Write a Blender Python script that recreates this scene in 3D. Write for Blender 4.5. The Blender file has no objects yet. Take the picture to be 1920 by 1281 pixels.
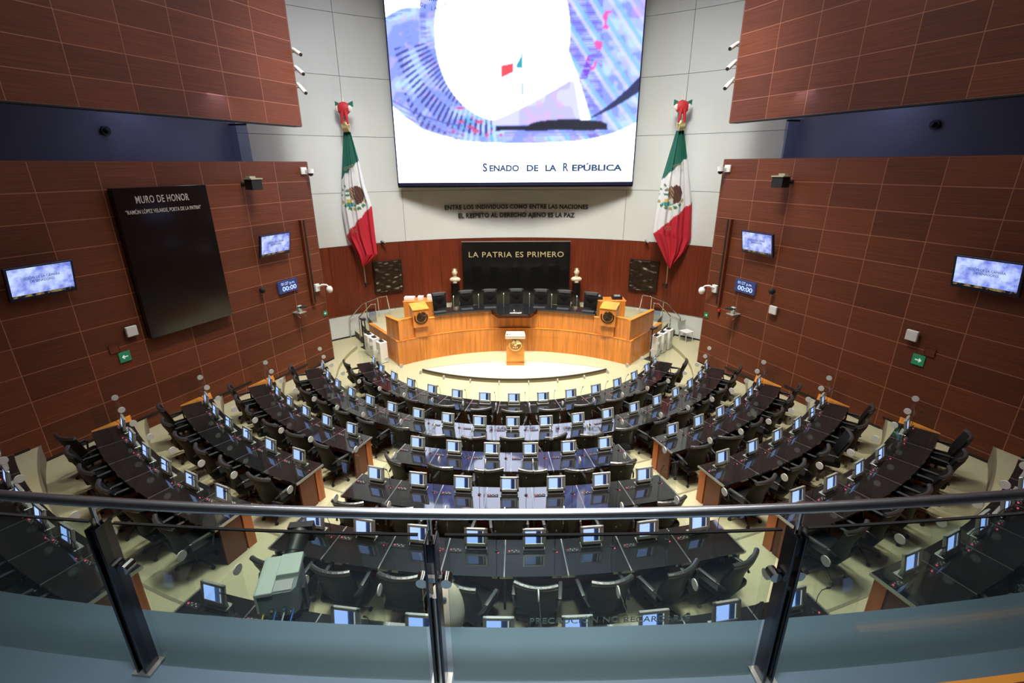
import bpy, bmesh, math, random
import numpy as np
from mathutils import Matrix, Vector, Euler
random.seed(7)
SC = bpy.context.scene
COL = SC.collection
D2R = math.pi / 180
# ------------------------------------------------------------------ camera
cam_d = bpy.data.cameras.new('camera')
cam = bpy.data.objects.new('camera', cam_d)
COL.objects.link(cam)
cam_d.sensor_width = 36
cam_d.lens = 17.1708
cam_d.clip_start = 0.05
cam_d.clip_end = 200
rt, up, bk = (0.999963, 0.006673, -0.005345), (0.002748, 0.341078, 0.940031), (0.008096, -0.940011, 0.341047)
cam.matrix_world = Matrix(((rt[0], up[0], bk[0], 0.0639), (rt[1], up[1], bk[1], -17.5773), (rt[2], up[2], bk[2], 7.0931), (0, 0, 0, 1)))
SC.camera = cam
# ------------------------------------------------------------------ world and light
w = bpy.data.worlds.new('world')
SC.world = w
w.use_nodes = True
w.node_tree.nodes['Background'].inputs[0].default_value = (.55, .6, .7, 1)
w.node_tree.nodes['Background'].inputs[1].default_value = 0.02
SC.view_settings.view_transform = 'Standard'
SC.view_settings.look = 'None'
SC.view_settings.exposure = 0.0
SC.view_settings.gamma = 1.0
SC.view_settings.use_curve_mapping = False
SC.cycles.use_denoising = True
SC.cycles.max_bounces = 6
SC.cycles.diffuse_bounces = 3
SC.cycles.glossy_bounces = 3
SC.cycles.transmission_bounces = 4
SC.cycles.transparent_max_bounces = 24
SC.cycles.sample_clamp_indirect = 6
SC.cycles.caustics_reflective = False
SC.cycles.caustics_refractive = False


def area(name, loc, target, size, power, color=(1, .96, .88), spread=150, sy=None):
    l = bpy.data.lights.new(name, 'AREA')
    l.shape = 'RECTANGLE'
    l.size = size
    l.size_y = sy or size
    l.energy = power
    l.color = color
    l.spread = spread * D2R
    o = bpy.data.objects.new(name, l)
    o.location = loc
    o.rotation_euler = (Vector(target) - Vector(loc)).to_track_quat('-Z', 'Y').to_euler()
    COL.objects.link(o)
    return o


LIGHTS = [
    ('stage_light', (0, -4, 14.3), (0, 0.3, 0), 3.0, 430, (1, .95, .84), 66),
    ('stage_light', (-4.5, -3, 14.3), (-3, 1.5, 0), 1.6, 190, (1, .95, .84), 80),
    ('stage_light', (4.5, -3, 14.3), (3, 1.5, 0), 1.6, 190, (1, .95, .84), 80),
    ('wall_wash_light', (-3, -4.5, 14.3), (-6.3, 3.6, 4.5), 1.6, 165, (.96, .98, 1), 80),
    ('wall_wash_light', (3, -4.5, 14.3), (6.3, 3.6, 4.5), 1.6, 190, (.98, 1, .96), 80),
    ('hall_light', (-3.6, -6.5, 14.3), (-4.2, -5.5, 0), 1.2, 250, (1, .96, .82), 66),
    ('hall_light', (3.6, -6.5, 14.3), (4.2, -5.5, 0), 1.2, 250, (1, .96, .82), 66),
    ('hall_light', (-2.4, -10.5, 14.3), (-2.6, -10, 0), 1.2, 190, (1, .97, .84), 60),
    ('hall_light', (2.4, -10.5, 14.3), (2.6, -10, 0), 1.2, 190, (1, .97, .84), 60),
    ('gallery_fill_light', (0, -17.0, 14.3), (0, -15.8, 4.7), 1.0, 62, (.95, .98, 1), 36),  # fill lamp added to brighten the ledge and the white dome
    ('hall_light', (0, -12.0, 14.3), (0, -11.9, 0), 11.0, 190, (1, .98, .93), 80, .4),  # long lamp added so the handrail catches a line of highlight
]
for a_ in LIGHTS:
    area(*a_)
for s_ in (-1, 1):
    area('corridor_light', (s_ * 9.3, -3.0, 9.1), (s_ * 9.6, -3.0, 7), .5, 22, (.55, .6, 1), 170, 4.0)


# ------------------------------------------------------------------ materials
def mat(name, color, rough=.5, metal=0., emit=None, es=1., ior=1.5, coat=0., spec=None, noise=None, grain=None, bump=0., alpha=None, vary=0.):
    m = bpy.data.materials.new(name)
    m.use_nodes = True
    nt = m.node_tree
    b = nt.nodes['Principled BSDF']
    b.inputs['Base Color'].default_value = (*color, 1)
    b.inputs['Roughness'].default_value = rough
    b.inputs['Metallic'].default_value = metal
    b.inputs['IOR'].default_value = ior
    if spec is not None:
        b.inputs['Specular IOR Level'].default_value = spec
    if coat:
        b.inputs['Coat Weight'].default_value = coat
        b.inputs['Coat Roughness'].default_value = .05
    if emit:
        b.inputs['Emission Color'].default_value = (*emit, 1)
        b.inputs['Emission Strength'].default_value = es
    if noise or grain or vary:
        tc = nt.nodes.new('ShaderNodeTexCoord')
        mp = nt.nodes.new('ShaderNodeMapping')
        nz = nt.nodes.new('ShaderNodeTexNoise')
        oi = nt.nodes.new('ShaderNodeObjectInfo')
        nt.links.new(tc.outputs['Object'], mp.inputs['Vector'])
        va = nt.nodes.new('ShaderNodeVectorMath')
        va.operation = 'SCALE'
        va.inputs[0].default_value = (17, 31, 23)
        nt.links.new(oi.outputs['Random'], va.inputs['Scale'])
        nt.links.new(va.outputs[0], mp.inputs['Location'])
        mp.inputs['Scale'].default_value = grain if grain else (noise[0],) * 3
        nt.links.new(mp.outputs[0], nz.inputs['Vector'])
        nz.inputs['Scale'].default_value = 1
        nz.inputs['Detail'].default_value = 4
        amt = noise[1] if noise else .25
        hsv = nt.nodes.new('ShaderNodeHueSaturation')
        hsv.inputs['Color'].default_value = (*color, 1)
        mr = nt.nodes.new('ShaderNodeMapRange')
        mr.inputs['From Min'].default_value = .3
        mr.inputs['From Max'].default_value = .7
        mr.inputs['To Min'].default_value = 1 - amt
        mr.inputs['To Max'].default_value = 1 + amt
        nt.links.new(nz.outputs['Fac'], mr.inputs['Value'])
        mu = nt.nodes.new('ShaderNodeMath')
        mu.operation = 'MULTIPLY'
        mr2 = nt.nodes.new('ShaderNodeMapRange')
        mr2.inputs['To Min'].default_value = 1 - vary
        mr2.inputs['To Max'].default_value = 1 + vary
        nt.links.new(oi.outputs['Random'], mr2.inputs['Value'])
        nt.links.new(mr.outputs[0], mu.inputs[0])
        nt.links.new(mr2.outputs[0], mu.inputs[1])
        nt.links.new(mu.outputs[0], hsv.inputs['Value'])
        nt.links.new(hsv.outputs[0], b.inputs['Base Color'])
        if bump:
            bp_ = nt.nodes.new('ShaderNodeBump')
            bp_.inputs['Strength'].default_value = bump
            bp_.inputs['Distance'].default_value = .01
            nt.links.new(nz.outputs['Fac'], bp_.inputs['Height'])
            nt.links.new(bp_.outputs[0], b.inputs['Normal'])
    return m


def clear_mat(name, tint, gl=.08, rough=.02):
    m = bpy.data.materials.new(name)
    m.use_nodes = True
    nt = m.node_tree
    nt.nodes.clear()
    out = nt.nodes.new('ShaderNodeOutputMaterial')
    t = nt.nodes.new('ShaderNodeBsdfTransparent')
    t.inputs[0].default_value = (*tint, 1)
    g = nt.nodes.new('ShaderNodeBsdfGlossy')
    g.inputs['Roughness'].default_value = rough
    fr = nt.nodes.new('ShaderNodeFresnel')
    ge = nt.nodes.new('ShaderNodeNewGeometry')
    io = nt.nodes.new('ShaderNodeMapRange')
    io.inputs['To Min'].default_value = 1.45
    io.inputs['To Max'].default_value = 1 / 1.45
    nt.links.new(ge.outputs['Backfacing'], io.inputs['Value'])
    nt.links.new(io.outputs[0], fr.inputs[0])
    mx = nt.nodes.new('ShaderNodeMixShader')
    ml = nt.nodes.new('ShaderNodeMath')
    ml.operation = 'MULTIPLY'
    ml.inputs[1].default_value = gl
    nt.links.new(fr.outputs[0], ml.inputs[0])
    nt.links.new(ml.outputs[0], mx.inputs[0])
    nt.links.new(t.outputs[0], mx.inputs[1])
    nt.links.new(g.outputs[0], mx.inputs[2])
    nt.links.new(mx.outputs[0], out.inputs[0])
    return m


def attr_mat(name, emission=False, rough=.8):
    m = bpy.data.materials.new(name)
    m.use_nodes = True
    nt = m.node_tree
    b = nt.nodes['Principled BSDF']
    at = nt.nodes.new('ShaderNodeAttribute')
    at.attribute_name = 'tint'
    b.inputs['Roughness'].default_value = rough
    if emission:
        b.inputs['Base Color'].default_value = (0.01, .01, .01, 1)
        nt.links.new(at.outputs['Color'], b.inputs['Emission Color'])
        b.inputs['Emission Strength'].default_value = 1
    else:
        nt.links.new(at.outputs['Color'], b.inputs['Base Color'])
    return m


M = {
    'panel': mat('brown wood wall panel', (.150, .040, .016), .6, spec=.3, grain=(1.0, 1.0, 70), bump=.6, vary=.2),
    'joint': mat('highlight-toned joint backing', (.40, .16, .09), .6),  # pale tone paints the bevel-edge highlights into the panel joints
    'redwood': mat('red veneer', (.15, .024, .007), .4, grain=(14, 14, .8), vary=.1),
    'white': mat('white wall plaster', (.68, .70, .67), .6, noise=(.6, .03)),
    'seam': mat('grey wall seam', (.3, .3, .29), .8),
    'floor': mat('cream carpet floor', (.43, .395, .25), .8, noise=(30, .06)),
    'stage': mat('pale stage floor', (.60, .55, .41), .55, noise=(3, .03)),
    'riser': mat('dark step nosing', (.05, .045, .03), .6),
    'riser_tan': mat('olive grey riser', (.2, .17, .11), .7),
    'orange': mat('orange veneer', (.62, .215, .034), .35, grain=(10, 10, .7), vary=.06, coat=.2),
    'orange2': mat('amber veneer', (.70, .26, .04), .35, grain=(2, 2, 9), vary=.06, coat=.2),
    'deskwood': mat('cherry veneer', (.50, .13, .025), .4, grain=(8, 8, .8), coat=.2),
    'darkwood': mat('dark and shaded cherry veneer', (.13, .03, .012), .45),
    'granite': mat('black glass desktop', (.012, .012, .013), .04, ior=2.0, noise=(40, .5)),
    'counter': mat('black granite counter', (.012, .012, .014), .08, ior=1.7, noise=(60, .6)),
    'strip': mat('brushed aluminium strip', (.5, .5, .48), .35, .9),
    'silver': mat('silver plastic', (.50, .51, .47), .35, .5),
    'chrome': mat('chrome', (.75, .75, .75), .12, 1.),
    'steel': mat('brushed steel rail', (.8, .84, .9), .25, 1.),
    'black': mat('black plastic', (.015, .015, .015), .4),
    'darksteel': mat('dark polished steel', (.10, .10, .11), .18, 1.),
    'matblack': mat('matt black', (.01, .01, .01), .7),
    'leather': mat('black leather', (.008, .008, .008), .5, spec=.12),
    'leather_sheen': mat('glossy black leather', (.03, .03, .03), .3, ior=1.9),  # glossy, with the base colour also lifted for the head roll highlight
    'head_highlight_leather': mat('black leather with painted highlight', (.075, .078, .078), .3, ior=1.8),  # greyer base colour paints the highlight on the head cushions
    'leather_grey': mat('grey armrest pad', (.045, .048, .052), .35),
    'disc': mat('frosted round label', (.72, .72, .7), .5),
    'acrylic': clear_mat('clear acrylic', (.97, .985, .98), .9),
    'glass': clear_mat('greenish railing glass', (.80, .87, .84), 1.),
    'pane': clear_mat('bluish glass pane', (.7, .75, .85), 1.),
    'red_led': mat('red indicator light', (.3, .02, .03), .4, emit=(1, .10, .2), es=1.0),
    'white_led': mat('pale key', (.4, .35, .35), .5),
    'blackstone': mat('polished black stone', (.006, .006, .006), .12, ior=1.5),
    'gold': mat('gold lettering', (.85, .72, .38), .35, .6),
    'silver_letter': mat('silver lettering', (.62, .61, .55), .4, .3),
    'dark_letter': mat('dark bronze lettering', (.025, .022, .02), .6),
    'blue_letter': mat('navy screen letters', (.02, .04, .09), .5, emit=(.01, .03, .08), es=1),
    'bronze': mat('dark bronze', (.05, .032, .02), .4, .7, noise=(8, .3)),
    'brass': mat('pale gold metal', (.75, .62, .32), .3, .8),
    'marble': mat('cream marble', (.70, .62, .45), .4),
    'whitep': mat('white plastic', (.78, .78, .76), .4),
    'cream': mat('pale green grey casing', (.42, .48, .41), .45),
    'greyp': mat('grey equipment casing', (.16, .19, .185), .45),
    'navy': mat('navy frame', (.01, .012, .04), .4),
    'ledge': mat('blue grey painted ledge', (.095, .135, .175), .35, noise=(1.2, .12)),
    'corridor': mat('blue grey corridor wall', (.16, .16, .22), .7, noise=(.8, .1)),
    'ceiling': mat('dim ceiling', (.6, .6, .6), .8),
    'dark': mat('dark rear wall', (.03, .028, .027), .8),
    'exit': mat('green exit sign', (.015, .16, .07), .5, emit=(.02, .22, .10), es=.35),
    'exitw': mat('white arrow', (.7, .8, .75), .5, emit=(.6, .75, .65), es=.5),
    'clockface': mat('navy display', (.01, .02, .07), .3, emit=(.02, .035, .12), es=1),
    'digits': mat('display digits', (.3, .4, .6), .3, emit=(.45, .6, 1), es=1.0),
    'textgrey': mat('frosted glass letters', (.7, .7, .66), .6),
    'flagpole': mat('brass pole', (.55, .45, .28), .3, .8),
    'bluecable': mat('blue cable', (.03, .16, .5), .5),
    'yellowcable': mat('yellow cable', (.6, .5, .05), .5),
    'redp': mat('red plastic', (.5, .03, .02), .5),
    'lamp': mat('ceiling lamp glass', (.9, .9, .85), .5, emit=(1, .97, .88), es=5),
    'green_ribbon': mat('green ribbon', (.01, .16, .09), .6),
    'red_ribbon': mat('red ribbon', (.5, .02, .03), .6),
    'paper': mat('white paper', (.75, .72, .68), .7),
    'tan': mat('tan lamp hood', (.45, .42, .3), .5),
    'monitor_blue': None,
}


def screen_mat(name, nodes_fn):
    m = bpy.data.materials.new(name)
    m.use_nodes = True
    nt = m.node_tree
    b = nt.nodes['Principled BSDF']
    b.inputs['Base Color'].default_value = (.01, .01, .012, 1)
    b.inputs['Roughness'].default_value = .2
    b.inputs['Emission Strength'].default_value = 1
    nodes_fn(nt, b)
    return m


def monitor_nodes(nt, b):
    # object x across the display: pale blue page, dark blue margin, white scroll bar
    tc = nt.nodes.new('ShaderNodeTexCoord')
    sp = nt.nodes.new('ShaderNodeSeparateXYZ')
    nt.links.new(tc.outputs['Object'], sp.inputs[0])
    cr = nt.nodes.new('ShaderNodeValToRGB')
    cr.color_ramp.interpolation = 'CONSTANT'
    e = cr.color_ramp.elements
    e[0].position = 0
    e[0].color = (.50, .72, 1.5, 1)
    e[1].position = .60
    e[1].color = (.05, .09, .25, 1)
    for p_, c_ in ((.66, (.018, .03, .09, 1)), (.87, (.55, .56, .5, 1)), (.93, (.05, .05, .06, 1))):
        q = e.new(p_)
        q.color = c_
    mr = nt.nodes.new('ShaderNodeMapRange')
    mr.inputs['From Min'].default_value = -.13
    mr.inputs['From Max'].default_value = .13
    nt.links.new(sp.outputs['X'], mr.inputs['Value'])
    nt.links.new(mr.outputs[0], cr.inputs[0])
    nt.links.new(cr.outputs[0], b.inputs['Emission Color'])


def tv_nodes(nt, b):
    tc = nt.nodes.new('ShaderNodeTexCoord')
    sp = nt.nodes.new('ShaderNodeSeparateXYZ')
    nt.links.new(tc.outputs['Object'], sp.inputs[0])
    nz = nt.nodes.new('ShaderNodeTexNoise')
    nz.inputs['Scale'].default_value = 5
    nz.inputs['Detail'].default_value = 6
    nt.links.new(tc.outputs['Object'], nz.inputs['Vector'])
    cr = nt.nodes.new('ShaderNodeValToRGB')
    cr.color_ramp.elements[0].position = .35
    cr.color_ramp.elements[0].color = (.16, .22, .75, 1)
    cr.color_ramp.elements[1].position = .62
    cr.color_ramp.elements[1].color = (.62, .74, 1.15, 1)
    nt.links.new(nz.outputs['Fac'], cr.inputs[0])
    gt = nt.nodes.new('ShaderNodeMath')
    gt.operation = 'GREATER_THAN'
    gt.inputs[1].default_value = -.235
    nt.links.new(sp.outputs['Z'], gt.inputs[0])
    mx = nt.nodes.new('ShaderNodeMix')
    mx.data_type = 'RGBA'
    nt.links.new(gt.outputs[0], mx.inputs['Factor'])
    cr2 = nt.nodes.new('ShaderNodeValToRGB')
    cr2.color_ramp.elements[0].position = .45
    cr2.color_ramp.elements[0].color = (.005, .006, .015, 1)
    cr2.color_ramp.elements[1].position = .75
    cr2.color_ramp.elements[1].color = (.35, .25, .08, 1)
    nz2 = nt.nodes.new('ShaderNodeTexNoise')
    nz2.inputs['Scale'].default_value = 12
    nt.links.new(tc.outputs['Object'], nz2.inputs['Vector'])
    nt.links.new(nz2.outputs['Fac'], cr2.inputs[0])
    nt.links.new(cr2.outputs[0], mx.inputs[6])
    nt.links.new(cr.outputs[0], mx.inputs[7])
    nt.links.new(mx.outputs[2], b.inputs['Emission Color'])


M['monitor_blue'] = screen_mat('desk monitor picture', monitor_nodes)
M['tv'] = screen_mat('television picture', tv_nodes)
M['led'] = attr_mat('video wall picture', True)
M['cloth'] = attr_mat('flag cloth', False, .75)


# ------------------------------------------------------------------ mesh helpers
def P(r, a, z=0.):
    a *= D2R
    return Vector((r * math.sin(a), -r * math.cos(a), z))


def link(name, me, parent=None, loc=None, rot=None):
    o = bpy.data.objects.new(name, me)
    COL.objects.link(o)
    if parent:
        o.parent = parent
    if loc is not None:
        o.location = loc
    if rot is not None:
        o.rotation_euler = rot
    return o


def fin(bm, name, m, smooth=False, parent=None, loc=None, rot=None):
    bmesh.ops.recalc_face_normals(bm, faces=bm.faces)
    me = bpy.data.meshes.new(name)
    bm.to_mesh(me)
    bm.free()
    for q in (m if isinstance(m, (list, tuple)) else [m]):
        me.materials.append(M[q])
    if smooth:
        me.shade_smooth()
        try:
            me.set_sharp_from_angle(angle=.7)
        except Exception:
            pass
    return link(name, me, parent, loc, rot)


def xf(loc=(0, 0, 0), rot=(0, 0, 0)):
    return Matrix.Translation(loc) @ Euler(rot).to_matrix().to_4x4()


def box(bm, size, loc=(0, 0, 0), rot=(0, 0, 0), bevel=0., seg=1):
    r = bmesh.ops.create_cube(bm, size=1, matrix=xf(loc, rot) @ Matrix.Diagonal((*size, 1)))
    if bevel:
        es = list({e for v in r['verts'] for e in v.link_edges})
        bmesh.ops.bevel(bm, geom=es, offset=bevel, segments=seg, affect='EDGES', profile=.5)


def cyl(bm, p0, p1, r, r2=None, n=10, caps=True):
    p0, p1 = Vector(p0), Vector(p1)
    d = p1 - p0
    mt = Matrix.Translation((p0 + p1) / 2) @ d.to_track_quat('Z', 'Y').to_matrix().to_4x4()
    bmesh.ops.create_cone(bm, cap_ends=caps, segments=n, radius1=r, radius2=r if r2 is None else r2, depth=d.length, matrix=mt)


def sph(bm, loc, r, sc=(1, 1, 1), u=12, v=8, rot=(0, 0, 0)):
    bmesh.ops.create_uvsphere(bm, u_segments=u, v_segments=v, radius=r, matrix=xf(loc, rot) @ Matrix.Diagonal((*sc, 1)))


def tube(bm, pts, r, n=8):
    pts = [Vector(p) for p in pts]
    for a, b in zip(pts, pts[1:]):
        cyl(bm, a, b, r, n=n)
    for p in pts[1:-1]:
        sph(bm, p, r * 1.0, u=n, v=6)


def prism(bm, poly, z0, z1):
    lo = [bm.verts.new((p[0], p[1], z0)) for p in poly]
    hi = [bm.verts.new((p[0], p[1], z1)) for p in poly]
    n = len(poly)
    bm.faces.new(lo)
    bm.faces.new(hi)
    for i in range(n):
        j = (i + 1) % n
        bm.faces.new((lo[i], lo[j], hi[j], hi[i]))


def arcpoly(r0, r1, a0, a1, n, cy=0., sgn=1):
    inn = [(r0 * math.sin(t * D2R), cy - sgn * r0 * math.cos(t * D2R)) for t in np.linspace(a0, a1, n + 1)]
    out = [(r1 * math.sin(t * D2R), cy - sgn * r1 * math.cos(t * D2R)) for t in np.linspace(a0, a1, n + 1)]
    return inn, out


def arcslab(bm, r0, r1, a0, a1, z0, z1, n=4, cy=0., sgn=1):
    inn, out = arcpoly(r0, r1, a0, a1, n, cy, sgn)
    V = [[bm.verts.new((x, y, z)) for x, y in ring] for ring in (inn, out) for z in (z0, z1)]
    il, ih, ol, oh = V
    for i in range(n):
        for f in ((il[i], il[i + 1], ih[i + 1], ih[i]), (ol[i], ol[i + 1], oh[i + 1], oh[i]),
                  (ih[i], ih[i + 1], oh[i + 1], oh[i]), (il[i], il[i + 1], ol[i + 1], ol[i])):
            bm.faces.new(f)
    bm.faces.new((il[0], ih[0], oh[0], ol[0]))
    bm.faces.new((il[n], ih[n], oh[n], ol[n]))


def NB():
    return bmesh.new()


def tag(o, label=None, cat=None, group=None, kind=None):
    if label:
        o['label'] = label
    if cat:
        o['category'] = cat
    if group:
        o['group'] = group
    if kind:
        o['kind'] = kind
    return o


def thing(name, label, cat, loc=(0, 0, 0), rz=0., group=None):
    o = bpy.data.objects.new(name, None)
    o.empty_display_size = .1
    COL.objects.link(o)
    o.location = loc
    o.rotation_euler = (0, 0, rz)
    return tag(o, label, cat, group)


def kids(o):
    return [c for c in COL.objects if c.parent == o]


def dup(root, ch, loc, rz, label):
    r = root.copy()
    COL.objects.link(r)
    r.location = loc
    r.rotation_euler = (0, 0, rz)
    r['label'] = label
    for c in ch:
        q = c[0].copy()
        COL.objects.link(q)
        q.parent = r
        for g in c[1]:
            k = g.copy()
            COL.objects.link(k)
            k.parent = q
    return r


def tree(root):
    return [(c, list(c.children)) for c in root.children]


def text_mesh(s, size, extrude=.004, offset=0., align='CENTER', spacing=1.):
    cu = bpy.data.curves.new('lettering', 'FONT')
    cu.body = s
    cu.size = size
    cu.extrude = extrude
    cu.offset = offset
    cu.align_x = align
    cu.align_y = 'CENTER'
    cu.space_character = spacing
    cu.resolution_u = 3
    o = bpy.data.objects.new('tmp', cu)
    COL.objects.link(o)
    bpy.context.view_layer.update()
    me = bpy.data.meshes.new_from_object(o.evaluated_get(bpy.context.evaluated_depsgraph_get()))
    bpy.data.objects.remove(o)
    bpy.data.curves.remove(cu)
    return me


def text(name, s, size, m, loc, width=None, rot=(math.pi / 2, 0, 0), parent=None, extrude=.004, offset=0., spacing=1., bend=None):
    me = text_mesh(s, size, extrude, offset, spacing=spacing)
    co = np.zeros(len(me.vertices) * 3)
    me.vertices.foreach_get('co', co)
    co = co.reshape(-1, 3)
    if width:
        k = width / (co[:, 0].max() - co[:, 0].min())
        co[:, 0] *= k
    if bend:   # wrap round a vertical cylinder of radius bend whose inside we look at
        x, y, z = co[:, 0].copy(), co[:, 1].copy(), co[:, 2].copy()
        th = x / bend
        rr = bend - z
        co[:, 0] = rr * np.sin(th)
        co[:, 1] = y
        co[:, 2] = -(rr * np.cos(th) - bend)
    me.vertices.foreach_set('co', co.ravel())
    me.materials.clear()
    me.materials.append(M[m])
    me.name = name
    return link(name, me, parent, loc, rot)


ORD = ['first', 'second', 'third', 'fourth', 'fifth', 'sixth', 'seventh', 'eighth', 'ninth', 'tenth', 'eleventh', 'twelfth', 'thirteenth',
       'fourteenth', 'fifteenth', 'sixteenth', 'seventeenth', 'eighteenth', 'nineteenth', 'twentieth', 'twenty-first']

# ------------------------------------------------------------------ hall geometry (metres; origin under the centre of the desk arcs)
R = [5.278, 6.901, 8.519, 10.151, 11.838, 13.655]
H = [0.0, .146, .40, .70, 1.01, 1.41]
BND = [R[i] - .36 for i in range(1, 6)]
WA = {-1: Vector((-6.88, -.31)), 1: Vector((6.82, -.68))}
WU = {-1: Vector((-.3827, -.9239)), 1: Vector((.3931, -.9195))}
WN = {-1: Vector((.9239, -.3827)), 1: Vector((-.9195, -.3931))}     # into the hall


def wallpt(side, s, off=0., z=0.):
    p = WA[side] + WU[side] * s + WN[side] * off
    return Vector((p.x, p.y, z))


def wall_rz(side):
    # local +x runs along the wall, local -y points into the hall
    n = WN[side]
    return math.atan2(n.x, -n.y)


SIDE = {-1: 'left', 1: 'right'}
# floor: flat well for the stage and rising rings for the desks
o = tag(fin((lambda b: (arcslab(b, .01, BND[0], -180, 180, -.2, 0, 72), b)[1])(NB()), 'floor', 'floor'), kind='structure')
bm = NB()
arcslab(bm, BND[0], 12.5, 60, 300, -.2, 0, 60)
fin(bm, 'floor_base', 'floor', parent=o)
for i in range(1, 6):
    r1 = BND[i] if i < 5 else 16.0
    bm = NB()
    arcslab(bm, BND[i - 1], r1, -100 if i < 3 else -64, 100 if i < 3 else 64, -.2, H[i], 60)
    fin(bm, 'floor_step', 'floor', parent=o)
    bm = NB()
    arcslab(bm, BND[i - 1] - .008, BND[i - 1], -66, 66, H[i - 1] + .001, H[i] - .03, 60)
    fin(bm, 'riser_shade_strip', 'riser_tan', parent=o)  # dark tan strip, painting shadow onto the riser
    if i == 1:
        continue
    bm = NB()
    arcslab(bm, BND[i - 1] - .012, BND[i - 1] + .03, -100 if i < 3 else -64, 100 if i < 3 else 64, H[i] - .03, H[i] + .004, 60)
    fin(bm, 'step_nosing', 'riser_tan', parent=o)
# black base line along walls
for sd in (-1, 1):
    b = NB()
    for (s0, s1, z) in ((0, 1.3, H[1]), (1.3, 3.6, H[2]), (3.6, 6.4, H[3]), (6.4, 9.0, H[4]), (9, 15, H[5])):
        q = [wallpt(sd, s0, -.02), wallpt(sd, s1, -.02), wallpt(sd, s1, .02), wallpt(sd, s0, .02)]
        prism(b, [(p.x, p.y) for p in q], z, z + .05)
    tag(fin(b, 'baseboard_' + SIDE[sd], 'matblack'), kind='structure')

# side walls, one piece of geometry for each wood panel
xs = [0, 1.35] + [1.35 + 1.225 * k for k in range(1, 13)]
panel_cache = {}


def panel_mesh(wd, ht, dp=.03):
    key = (round(wd, 3), round(ht, 3))
    if key not in panel_cache:
        b = NB()
        box(b, (wd - .014, dp, ht - .014), (wd / 2, 0, ht / 2), bevel=.004)
        bmesh.ops.recalc_face_normals(b, faces=b.faces)
        me = bpy.data.meshes.new('panel')
        b.to_mesh(me)
        b.free()
        me.materials.append(M['panel'])
        panel_cache[key] = me
    return panel_cache[key]


for sd in (-1, 1):
    rz = wall_rz(sd)
    for nm, z0, rows in (('wall_' + SIDE[sd], 0., 12), ('wall_upper_' + SIDE[sd], 8.3, 9)):
        b = NB()
        zt = z0 + .6 * rows
        q = [wallpt(sd, 0, -.33), wallpt(sd, 17, -.33), wallpt(sd, 17, -.006), wallpt(sd, 0, -.006)]
        prism(b, [(p.x, p.y) for p in q], z0, zt)
        w_ = tag(fin(b, nm, 'joint'), kind='structure')
        for r_ in range(rows):
            for k in range(len(xs) - 1):
                wd = xs[k + 1] - xs[k]
                # local x runs towards the camera for the left wall's mirror, so start each panel at its low-x end
                ux = Vector((math.cos(rz), math.sin(rz)))
                start = xs[k] if ux.dot(WU[sd]) > 0 else xs[k + 1]
                p = wallpt(sd, start, -.018, z0 + .6 * r_)
                link('panel', panel_mesh(wd, .6), w_, p, (0, 0, rz))
        # end cap of the wall, brown
        b = NB()
        q = [wallpt(sd, -.02, -.34), wallpt(sd, .0, -.34), wallpt(sd, .0, .0), wallpt(sd, -.02, .0)]
        prism(b, [(p.x, p.y) for p in q], z0, zt)
        fin(b, 'end_cap', 'darkwood' if z0 else 'panel', parent=w_)
        b = NB()
        q = [wallpt(sd, 0, -.33), wallpt(sd, 17, -.33), wallpt(sd, 17, .0), wallpt(sd, 0, .0)]
        prism(b, [(p.x, p.y) for p in q], z0 - .03 if z0 else zt, z0 if z0 else zt + .015)
        fin(b, 'wall_cap', 'panel' if not z0 else 'matblack', parent=w_)
    # corridor behind the gap
    b = NB()
    q = [wallpt(sd, 0, -2.6), wallpt(sd, 17, -2.6), wallpt(sd, 17, -2.8), wallpt(sd, 0, -2.8)]
    prism(b, [(p.x, p.y) for p in q], 6.0, 10.5)
    cw = tag(fin(b, 'wall_corridor_' + SIDE[sd], 'corridor'), kind='structure')
    b = NB()
    q = [wallpt(sd, -.2, -.34), wallpt(sd, 17, -.34), wallpt(sd, 17, -2.7), wallpt(sd, -.2, -2.7)]
    prism(b, [(p.x, p.y) for p in q], 6.5, 6.6)
    tag(fin(b, 'floor_corridor_' + SIDE[sd], 'corridor'), kind='structure')
    b = NB()
    q = [wallpt(sd, .6, -.34), wallpt(sd, 17, -.34), wallpt(sd, 17, -2.7), wallpt(sd, .6, -2.7)]
    prism(b, [(p.x, p.y) for p in q], 9.3, 9.4)
    tag(fin(b, 'ceiling_corridor_' + SIDE[sd], 'corridor'), kind='structure')

# back wall: curve of radius 11.9 about (0,-6.9)
BR, BC = 11.9, -6.9


def bwall(name, r0, r1, x0, x1, z0, z1, m, parent, n=4):
    a0, a1 = math.asin(x0 / BR) / D2R, math.asin(x1 / BR) / D2R
    b = NB()
    arcslab(b, r0, r1, a0, a1, z0, z1, n, cy=BC, sgn=-1)
    return fin(b, name, m, parent=parent, smooth=False)


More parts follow.
